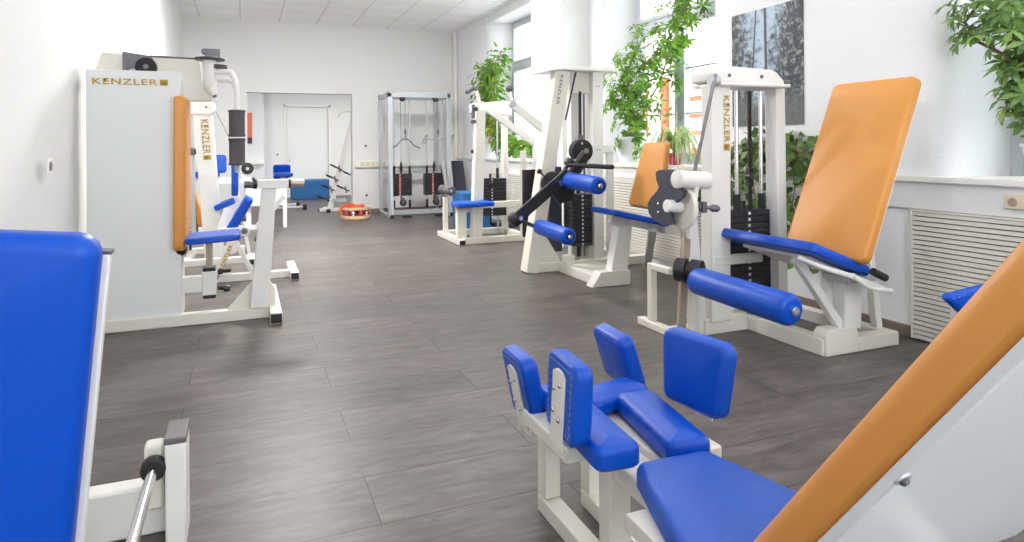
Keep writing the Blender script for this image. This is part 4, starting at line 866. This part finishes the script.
    MB().box((3.50, 7.50, 0), (3.74, 7.58, .07)).build('base_rail', Cm, t, .005); MB().box((3.44, 7.50, .0), (3.52, 8.0, .07)).build('base_rail', Cm, t, .005)
    mb = MB(); mb.lathe((2.76, 7.96, 1.72), (2.72, 7.94, 1.72), [(0, .02), (.4, .03), (1, .02)], 14); mb.build('pull_knob', M['black'], t)
    mb = MB(); mb.box((2.70, 7.98, 1.60), (2.74, 8.02, 1.78)); mb.cyl((2.72, 7.97, 1.56), (2.72, 8.03, 1.56), .03); mb.build('latch', M['grey'], t, .003)
    mb = MB(); mb.lathe((2.71, 7.98, 1.18), (2.68, 7.97, 1.18), [(0, .015), (.4, .03), (1, .015)], 14); mb.build('pull_knob', M['black'], t)
    mb = MB(); mb.tube([(3.60, 8.0, .90), (3.56, 8.0, .70), (3.52, 8.0, .62), (3.53, 8.0, .50)], .03, 10); mb.build('rubber_lever', M['rubber'], t)
lever_press()

# ---------------------------------------------------------------- dual pulley station at the back wall
def pulley_station():
    t = thing('dual_pulley_station', 'silver double cable pulley station with two black weight stacks by the back wall', 'gym machine', (2.9, 11.9, 0))
    S = M['silver']
    x0, x1, yf, yb, H = 2.37, 3.45, 11.5, 12.4, 2.22
    for x in (x0, x1):
        MB().box((x - .03, yb - .08, 0), (x + .03, yb, H)).build('rear_upright', S, t, .004)
        MB().box((x - .03, yf, H - .1), (x + .03, yb, H - .02)).build('side_rail', S, t, .004)
        MB().box((x - .03, 11.38, 0), (x + .03, yb, .06)).build('foot_rail', S, t, .004)
        endcap(t, (x - .03, 11.36, .0), (x + .03, 11.385, .065))
    MB().box((x0 - .03, yf, .06), (x0 + .05, yf + .08, H)).build('front_upright', S, t, .004)
    MB().box((x1 - .05, yf, .06), (x1 + .03, yf + .08, H)).build('front_upright', S, t, .004)
    MB().beam((x0 + .02, 11.42, .05), (x0 + .0, 11.5, .95), .05, .05).build('front_brace', S, t, .004)
    MB().beam((x1 - .0, 11.42, .05), (x1 - .15, 11.45, .95), .05, .05).build('front_brace', S, t, .004)
    MB().box((x0 + .05, yf, H - .10), (x1 - .05, yf + .06, H)).build('top_rail', S, t, .004)
    MB().box((x0 + .03, yb - .08, .75), (x1 - .03, yb - .02, .81)).build('mid_rail', S, t, .004)
    MB().box((x0 + .03, yf + .3, .02), (x1 - .03, yf + .36, .10)).build('bottom_rail', S, t, .004)
    MB().box((x0 + .03, yf + .3, H - .12), (x1 - .03, yf + .36, H - .04)).build('rod_rail', S, t, .004)
    for cx in (2.665, 3.275):
        y = yf + .33
        for dx in (-.16, .13):
            MB().cyl((cx + dx, y, .1), (cx + dx, y, H - .1), .012).build('guide_rod', M['alu'], t)
            MB().cyl((cx + dx, y, .76), (cx + dx, y, .90), .022).build('rod_sleeve', M['rubber'], t); MB().cyl((cx + dx, y, .12), (cx + dx, y, .28), .022).build('rod_sleeve', M['rubber'], t)
        stack(t, cx - .215, cx + .155, y - .06, y + .06, .36, .76, 9, 'red')
        for z, r in ((2.11, .05), (.24, .06)):
            mb = MB(); mb.lathe((cx - .02, y - .12, z), (cx - .02, y - .09, z), [(0, r), (.5, r * .85), (1, r)], 18); mb.build('pulley', M['black'], t)
            MB().box((cx - .045, y - .13, z - .02), (cx + .005, y - .08, z + r + .03)).build('pulley_block', M['grey'], t, .003)
        mb = MB(); mb.tube([(cx - .05, y - .1, .78), (cx - .05, y - .1, 2.1)], .005, 6, False); mb.build('cable', M['grey'], t)
        mb = MB(); mb.tube([(cx + .03, y - .1, 1.42), (cx + .03, y - .1, 2.1)], .005, 6, False); mb.build('cable', M['grey'], t)
        mb = MB(); mb.lathe((cx + .03, y - .1, 1.45), (cx + .03, y - .1, 1.58), [(0, .008), (.3, .02), (.7, .02), (1, .006)], 12); mb.build('cable_ball', M['grey'], t)
        mb = MB(); mb.lathe((cx - .05, y - .1, .80), (cx - .05, y - .1, .98), [(0, .02), (.5, .03), (1, .01)], 12); mb.build('lift_link', M['black'], t)
    # hanging bars
    y = yf + .22; c = 2.69
    mb = MB(); mb.tube([(c - .27, y, 1.22), (c - .16, y, 1.27), (c - .06, y, 1.37), (c + .06, y, 1.37), (c + .16, y, 1.27), (c + .27, y, 1.22)], .012, 8); mb.build('angled_bar', M['grey'], t)
    mb = MB(); mb.tube([(c, y, 1.36), (c + .005, y + .005, 1.45)], .012, 8, False); mb.build('bar_hook', M['grey'], t)
    c = 3.30; mb = MB(); mb.tube([(c - .25, y, 1.38), (c + .25, y, 1.38)], .01, 8, False); mb.build('straight_bar', S, t)
    for s in (-1, 1):
        mb = MB(); x = c + s * .25; mb.tube([(x + .02, y, 1.45), (x - .05, y, 1.30), (x, y, 1.30), (x + .06, y, 1.46), (x + .02, y, 1.45)], .008, 8, False); mb.build('bar_handle', M['grey'], t)
    for x in (c - .05, 2.66): MB().box((x - .08, 11.42, .0), (x + .08, 11.52, .03)).build('foot_plate', M['rubber'], t, .004)
pulley_station()

o = thing('folded_mat', 'tall dark board leaning upright beside the pulley station', 'mat', (3.62, 11.7, 0))
mb = MB(); q = [(3.60, 11.55, 0.0), (3.85, 11.55, 0.0), (3.79, 11.75, .98), (3.57, 11.75, .98)]; mb.prism(q, (0, .06, 0)); mb.build('board', M['mat_dk'], o, .01)
mb = MB(); mb.prism([(3.598, 11.545, .01), (3.618, 11.545, .01), (3.588, 11.742, .97), (3.57, 11.742, .97)], (0, .03, 0)); mb.build('edge_band', M['black'], o)

def foam_cube(a, b, label):
    t = thing('foam_block', label, 'foam block', ((a[0] + b[0]) / 2, (a[1] + b[1]) / 2, a[2]), 'teal foam blocks'); MB().box(a, b).build('foam_body', M['teal'], t, .02, seg=3)
    mb = MB(); zc = (a[2] + b[2]) / 2 + .08; mb.box((a[0] - .002, a[1] - .003, zc), (b[0] + .002, b[1] + .003, zc + .012)); mb.build('seam_band', M['blue'], t)
foam_cube((2.98, 9.35, 0), (3.45, 9.8, .56), 'teal foam block on the floor behind the lever press seat')
foam_cube((1.05, 16.5, 0), (1.92, 17.1, .46), 'teal foam block on the floor in front of the far door')
mb = MB(); mb.lathe((3.70, 9.5, 0), (3.70, 9.5, .09), [(0, .17), (.15, .2), (.85, .2), (1, .17)], 32); solo(mb, 'balance_cushion', M['navy'], 'dark round cushion lying on the floor beyond the lever press stack', 'cushion')

# wooden balance drum with an orange strap
def drum():
    c = V((1.80, 11.75, 0)); t = thing('balance_drum', 'round pale wooden drum with chrome springs and orange-red strap on the floor', 'balance trainer', c)
    for z0, z1, r in ((.0, .055, .25), (.155, .20, .25)):
        mb = MB(); mb.lathe(c + V((0, 0, z0)), c + V((0, 0, z1)), [(0, r - .012), (.15, r), (.85, r), (1, r - .012)], 40); mb.build('wood_ring', M['wood'], t)
    for k in range(10):
        a = 2 * PI * k / 10; p = c + V((.215 * math.cos(a), .215 * math.sin(a), .055)); mb = MB(); mb.lathe(p, p + V((0, 0, .10)), [(0, .024), (.15, .032), (.3, .024), (.5, .034), (.7, .024), (.85, .032), (1, .024)], 14); mb.build('spring_post', M['chrome'] if k % 2 else M['red'], t)
    mb = MB()
    for j in range(3):
        pts = [c + V(((.21 - .03 * j) * math.cos(a), (.18 - .03 * j) * math.sin(a), .215 + .012 * math.sin(3 * a + j) + .008 * j)) for a in [PI * (.2 + 1.5 * k / 12) + .4 * j for k in range(13)]]
        mb.tube(pts, .012, 6)
    mb.tube([c + V((-.2, -.08, .22)), c + V((-.25, -.10, .21)), c + V((-.275, -.11, .14)), c + V((-.27, -.12, .07))], .016, 6)
    mb.build('strap', M['redorange'], t)
drum()

# ---------------------------------------------------------------- far room: peg rack and bench
def peg_rack():
    t = thing('barbell_peg_rack', 'white angled peg rack seen at the right side of the far doorway', 'rack', (1.8, 13.3, 0))
    Wm = M['white']
    MB().beam((1.55, 13.3, .04), (2.05, 13.3, 1.95), .10, .06, (0, 1, 0)).build('rack_column', Wm, t, .006)
    MB().beam((2.2, 13.3, .04), (2.06, 13.3, 1.95), .08, .06, (0, 1, 0)).build('rack_column', Wm, t, .006)
    MB().box((1.35, 13.26, 0), (2.4, 13.34, .06)).build('base_rail', Wm, t, .005); MB().box((1.45, 13.0, 0), (1.53, 13.6, .06)).build('base_rail', Wm, t, .005)
    endcap(t, (1.452, 12.985, .0), (1.528, 13.003, .065)); endcap(t, (1.335, 13.262, 0), (1.352, 13.338, .06))
    MB().box((1.58, 13.22, .18), (1.86, 13.26, .24)).build('label_plate', M['silver'], t, .003)
    for i, (x, y, z) in enumerate(((1.68, 13.2, .86), (1.60, 13.2, .66), (1.52, 13.2, .47), (1.80, 13.2, .45), (1.42, 13.2, .27), (1.92, 13.2, .72))):
        mb = MB(); mb.tube([(x + .12, y + .08, z - .07), (x - .14, y - .1, z + .06)], .012, 8, False); mb.lathe((x - .12, y - .085, z + .048), (x - .02, y - .02, z + .0), [(0, .018), (1, .018)], 10); pg = mb.build('storage_peg', M['black'], t)
        mb = MB(); mb.tube([(x + .06, y, z - .1), (x + .03, y, z + .03)], .014, 8, False); mb.build('peg_hook', M['grey'], pg)
    mb = MB(); mb.tube([(1.70, 13.15, 1.82), (1.76, 13.15, 1.92), (1.88, 13.2, 1.95), (2.06, 13.3, 1.93)], .02, 10); mb.build('curved_handle', Wm, t)
peg_rack()
def small_bench():
    t = thing('flat_bench', 'grey framed bench with small blue pad in the far doorway', 'gym bench', (.9, 13.7, 0)); S = M['silver']
    mb = MB(); mb.pad((.72, 14.0, .68), (1, 0, 0), (0, 1, 0), .34, .34, .9, .07, .05, .025, .004); mb.build('pad', M['blue'], t)
    mb = MB(); mb.pad((.72, 14.35, .76), (1, 0, 0), (0, -.25, 1), .34, .34, .3, .07, .05, .025, .004); mb.build('back_pad', M['blue'], t)
    MB().box((.68, 13.7, .60), (.76, 14.5, .68)).build('spine', S, t, .005); MB().box((.68, 13.75, .05), (.76, 13.85, .62)).build('post', S, t, .005); MB().box((.68, 14.35, .05), (.76, 14.45, .62)).build('post', S, t, .005)
    MB().cyl((.45, 13.75, .06), (1.08, 13.75, .06), .03).build('foot_rail', S, t); MB().cyl((.45, 14.4, .06), (1.0, 14.4, .06), .03).build('foot_rail', S, t)
    for y, x in ((13.75, 1.08), (14.4, 1.0)): MB().cyl((x, y, .062), (x + .07, y, .062), .055).build('rubber_foot', M['rubber'], t)
small_bench()

# ---------------------------------------------------------------- plants
def leaf(mb, p, d, up, L, wd, droop=.25):
    d = V(d).normalized(); s = d.cross(V(up))
    if s.length < 1e-4: s = V((1, 0, 0))
    s.normalize(); n = s.cross(d)
    a = p; b = p + d * L * .5 - n * L * droop * .12; c = p + d * L - n * L * droop
    l = b + s * wd / 2 + n * wd * .12; r = b - s * wd / 2 + n * wd * .12
    l2 = p + d * L * .8 - n * L * droop * .55 + s * wd * .3; r2 = p + d * L * .8 - n * L * droop * .55 - s * wd * .3; m2 = p + d * L * .8 - n * L * droop * .6
    mb.add([a, l, b, r, l2, m2, r2, c], [(0, 1, 2), (0, 2, 3), (1, 4, 5, 2), (2, 5, 6, 3), (4, 7, 5), (5, 7, 6)])
def rnd(): return V((random.uniform(-1, 1), random.uniform(-1, 1), random.uniform(-1, 1)))
def keep_clear(e, m=.1):
    inside = any(a + .08 < e.y < b - .08 for a, b in WINS)
    e.x = min(e.x, (XW - .06 - m) if inside and e.z > 1.1 else XR - .03 - m * .4)
    return e
def palm_cluster(mb, p, axis, L, wd, n=7):
    a, b = frame_of(axis)
    for i in range(n):
        an = 2 * PI * i / n + random.uniform(-.2, .2); d = (a * math.cos(an) + b * math.sin(an)) + V(axis).normalized() * .25 + V((0, 0, -.15)); leaf(mb, p, d, V(axis) + V((0, 0, .5)), L * random.uniform(.8, 1.15), wd, .25)
def pot_part(t, c, r0, r1, h, m, name='pot', lip=.012):
    mb = MB(); c = V(c); mb.lathe(c, c + V((0, 0, h)), [(0, r0), (.06, r0 * 1.03), (.88, r1), (.9, r1 + lip), (1, r1 + lip), (1.0, r1 - .01), (.93, r1 - .015)], 32); p = mb.build(name, m, t)
    mb = MB(); mb.lathe(c + V((0, 0, h * .9)), c + V((0, 0, h * .93)), [(0, r1 - .02), (1, r1 - .03)], 24); mb.build('soil', M['terra'], p); return p
def schefflera(label, base, pr, ph, stems, L, wd, lm, pm='pot', per=1.0, r=.2):
    base = V(base); t = thing('umbrella_plant', label, 'potted plant', base); pot_part(t, base, pr * .78, pr, ph, M[pm])
    sm = MB(); fo = MB()
    for st in stems:
        pts = [base + V((0, 0, ph * .85))] + [V(p) for p in st]
        sm.tube(pts, .009, 7)
        for i in range(1, len(pts)):
            a, b = pts[i - 1], pts[i]; n = max(3, int((b - a).length * 34 * per))
            for k in range(n):
                if i == 1 and k < n * .3: continue
                q = a.lerp(b, (k + random.random()) / n); o = rnd(); o.z = o.z * .7 + .1; o.normalize(); o *= r * random.uniform(.35, 1.1)
                e = q + o; keep_clear(e); sm.tube([q, q + o * .5 + V((0, 0, .02)), e], .003, 4, False)
                palm_cluster(fo, e, (e - q).normalized() + V((0, 0, .6)), L, wd, random.choice((6, 7, 8)))
    sm.build('stem', M['stem'], t); fo.build('foliage', M[lm], t, smooth=True); return t
# middle window: big umbrella plant, climbing towards the upper right
P = lambda x, y, X: SX(x, y, X)
schefflera('large bushy umbrella plant in a white pot climbing in front of the middle window', (4.14, 6.50, 1.04), .19, .30,
    [[P(632, 120, 4.0), P(628, 85, 3.95), P(650, 60, 4.05), P(680, 20, 4.0), P(694, -30, 4.0)],
     [P(636, 118, 4.0), P(622, 95, 3.95), P(632, 60, 4.0), P(640, 45, 4.0)],
     [P(645, 110, 4.15), P(660, 80, 4.1), P(672, 45, 4.05), P(690, 10, 4.0)]], .10, .034, 'leaf', 'pot', 1.3, .30)
# far window: trailing ficus and a small plant in a magenta pot
def vine(label, base, strands, L, wd, lm, pot=('pot', .08, .12), dens=26, name='trailing_plant', r=.05):
    base = V(base); t = thing(name, label, 'potted plant', base)
    pot_part(t, base, pot[1] * .75, pot[1], pot[2], M[pot[0]])
    sm = MB(); fo = MB()
    for st in strands:
        pts = [base + V((0, 0, pot[2] * .9))] + [V(p) for p in st]; sm.tube(pts, .004, 5)
        for i in range(1, len(pts)):
            a, b = pts[i - 1], pts[i]; n = max(2, int((b - a).length * dens))
            for k in range(n):
                q = a.lerp(b, (k + random.random()) / n); o = rnd().normalized() * r * random.uniform(.2, 1.2); e = q + o; keep_clear(e, .07); sm.tube([q, e], .0018, 3, False)
                leaf(fo, e, o.normalized() * .8 + V((0, 0, -.5)) + rnd() * .3, rnd() * .5 + V((-1, -.4, .6)), L * random.uniform(.7, 1.2), wd * random.uniform(.8, 1.1), .3)
    sm.build('stem', M['stem'], t); fo.build('foliage', M[lm], t, smooth=True); return t
def fig(cx, cy, X, n, w, h):
    out = []
    for i in range(n):
        x = cx + random.uniform(-w, w); y = cy + random.uniform(-h, h); out.append([P(cx + (x - cx) * .4, max(y, cy) , X), P(x, y, X + random.uniform(-.1, .1))])
    return out
vine('tall leafy plant reaching up in front of the far window', (4.05, 10.2, 1.04),
     [[P(492, 125, 3.86), P(488, 90, 3.86), P(487, 62, 3.86)], [P(488, 118, 3.86), P(480, 90, 3.86), P(481, 68, 3.86)], [P(492, 110, 3.86), P(494, 80, 3.86), P(498, 62, 3.86), P(502, 50, 3.86)], [P(486, 125, 3.86), P(485, 95, 3.86), P(490, 70, 3.86), P(500, 56, 3.86)], [P(490, 110, 3.86), P(492, 85, 3.86), P(484, 66, 3.86)]], .11, .05, 'leaf', ('pot', .11, .16), 120, 'weeping_fig', .17)
vine('small bright green plant in a magenta pot on the far window ledge', (4.14, 8.95, 1.04), [[P(500, 148, 4.0), P(497, 142, 4.0)], [P(506, 146, 4.0), P(501, 151, 3.95)], [P(515, 143, 4.05), P(522, 148, 4.0)], [P(508, 138, 4.1)]], .14, .11, 'leaf', ('magenta', .09, .22), 22, 'ivy_pot', .08)
# spider plant
def spider(label, base):
    base = V(base); t = thing('spider_plant', label, 'potted plant', base); pot_part(t, base, .055, .075, .12, M['magenta']); fo = MB()
    for k in range(90):
        an = random.uniform(0, 2 * PI); L = random.uniform(.38, .75); h = random.uniform(.28, .62); o = base + V((0, 0, .11)); d = V((math.cos(an) * .75, math.sin(an), 0)); s = V((-d.y, d.x, 0)).normalized(); pts = []
        for i in range(9):
            u = i / 8; q = o + d * L * u * .8 + V((0, 0, h * 2.2 * u - h * 2.6 * u * u)); q.x = min(q.x, XW - .1); q.z = max(q.z, 1.06) if q.x > XR - .05 else q.z; pts.append(q)
        for i in range(8):
            w0 = .011 * (1 - (i / 8) ** 2) + .001; w1 = .011 * (1 - ((i + 1) / 8) ** 2) + .001; fo.add([pts[i] - s * w0, pts[i] + s * w0, pts[i + 1] + s * w1, pts[i + 1] - s * w1], [(0, 1, 2, 3)])
    # joined blades share no vertices per segment
    fo.build('foliage', M['leafstripe'], t, smooth=False)
spider('spider plant with arching striped blades in a magenta pot behind the small orange backrest', (4.08, 5.62, 1.04))
# trailing ivy behind the leg extension tower
strs = []
for i in range(26):
    y = random.uniform(3.45, 4.75); z = random.uniform(.35, 1.0); x = random.uniform(3.72, 3.9)
    strs.append([(3.84, 4.05 + (y - 4.05) * .5, 1.22), (x, y, 1.16 - abs(y - 4.0) * .12), (x - .02, y + random.uniform(-.1, .1), (1.1 + z) / 2), (x - .04, y + random.uniform(-.15, .15), z)])
for i in range(10):
    y = random.uniform(3.6, 4.6); strs.append([(3.88, y, random.uniform(1.2, 1.38))])
vine('trailing ivy with round leaves in a yellow pot behind the leg extension machine', (4.04, 3.98, 1.04), strs, .085, .075, 'leafdk', ('yellow', .09, .2), 20, 'ivy_plant', .07)
# umbrella plant top right
schefflera('umbrella plant with drooping leaves in the window recess at the top right corner', (4.18, 2.28, 1.04), .13, .2,
    [[P(1040, 110, 4.1), P(1030, 60, 4.05), P(1000, 20, 4.0), P(985, 0, 4.0), P(965, 22, 3.95)], [P(1030, 90, 4.1), P(1010, 60, 4.0), P(985, 45, 3.95), P(960, 35, 3.9)], [P(1030, 90, 4.1), P(1010, 95, 4.0), P(1015, 115, 4.0)], [P(1035, 60, 4.1), P(1010, 20, 4.05), P(1020, -20, 4.0)]], .10, .038, 'leafgrey', 'pot', 1.2, .17)
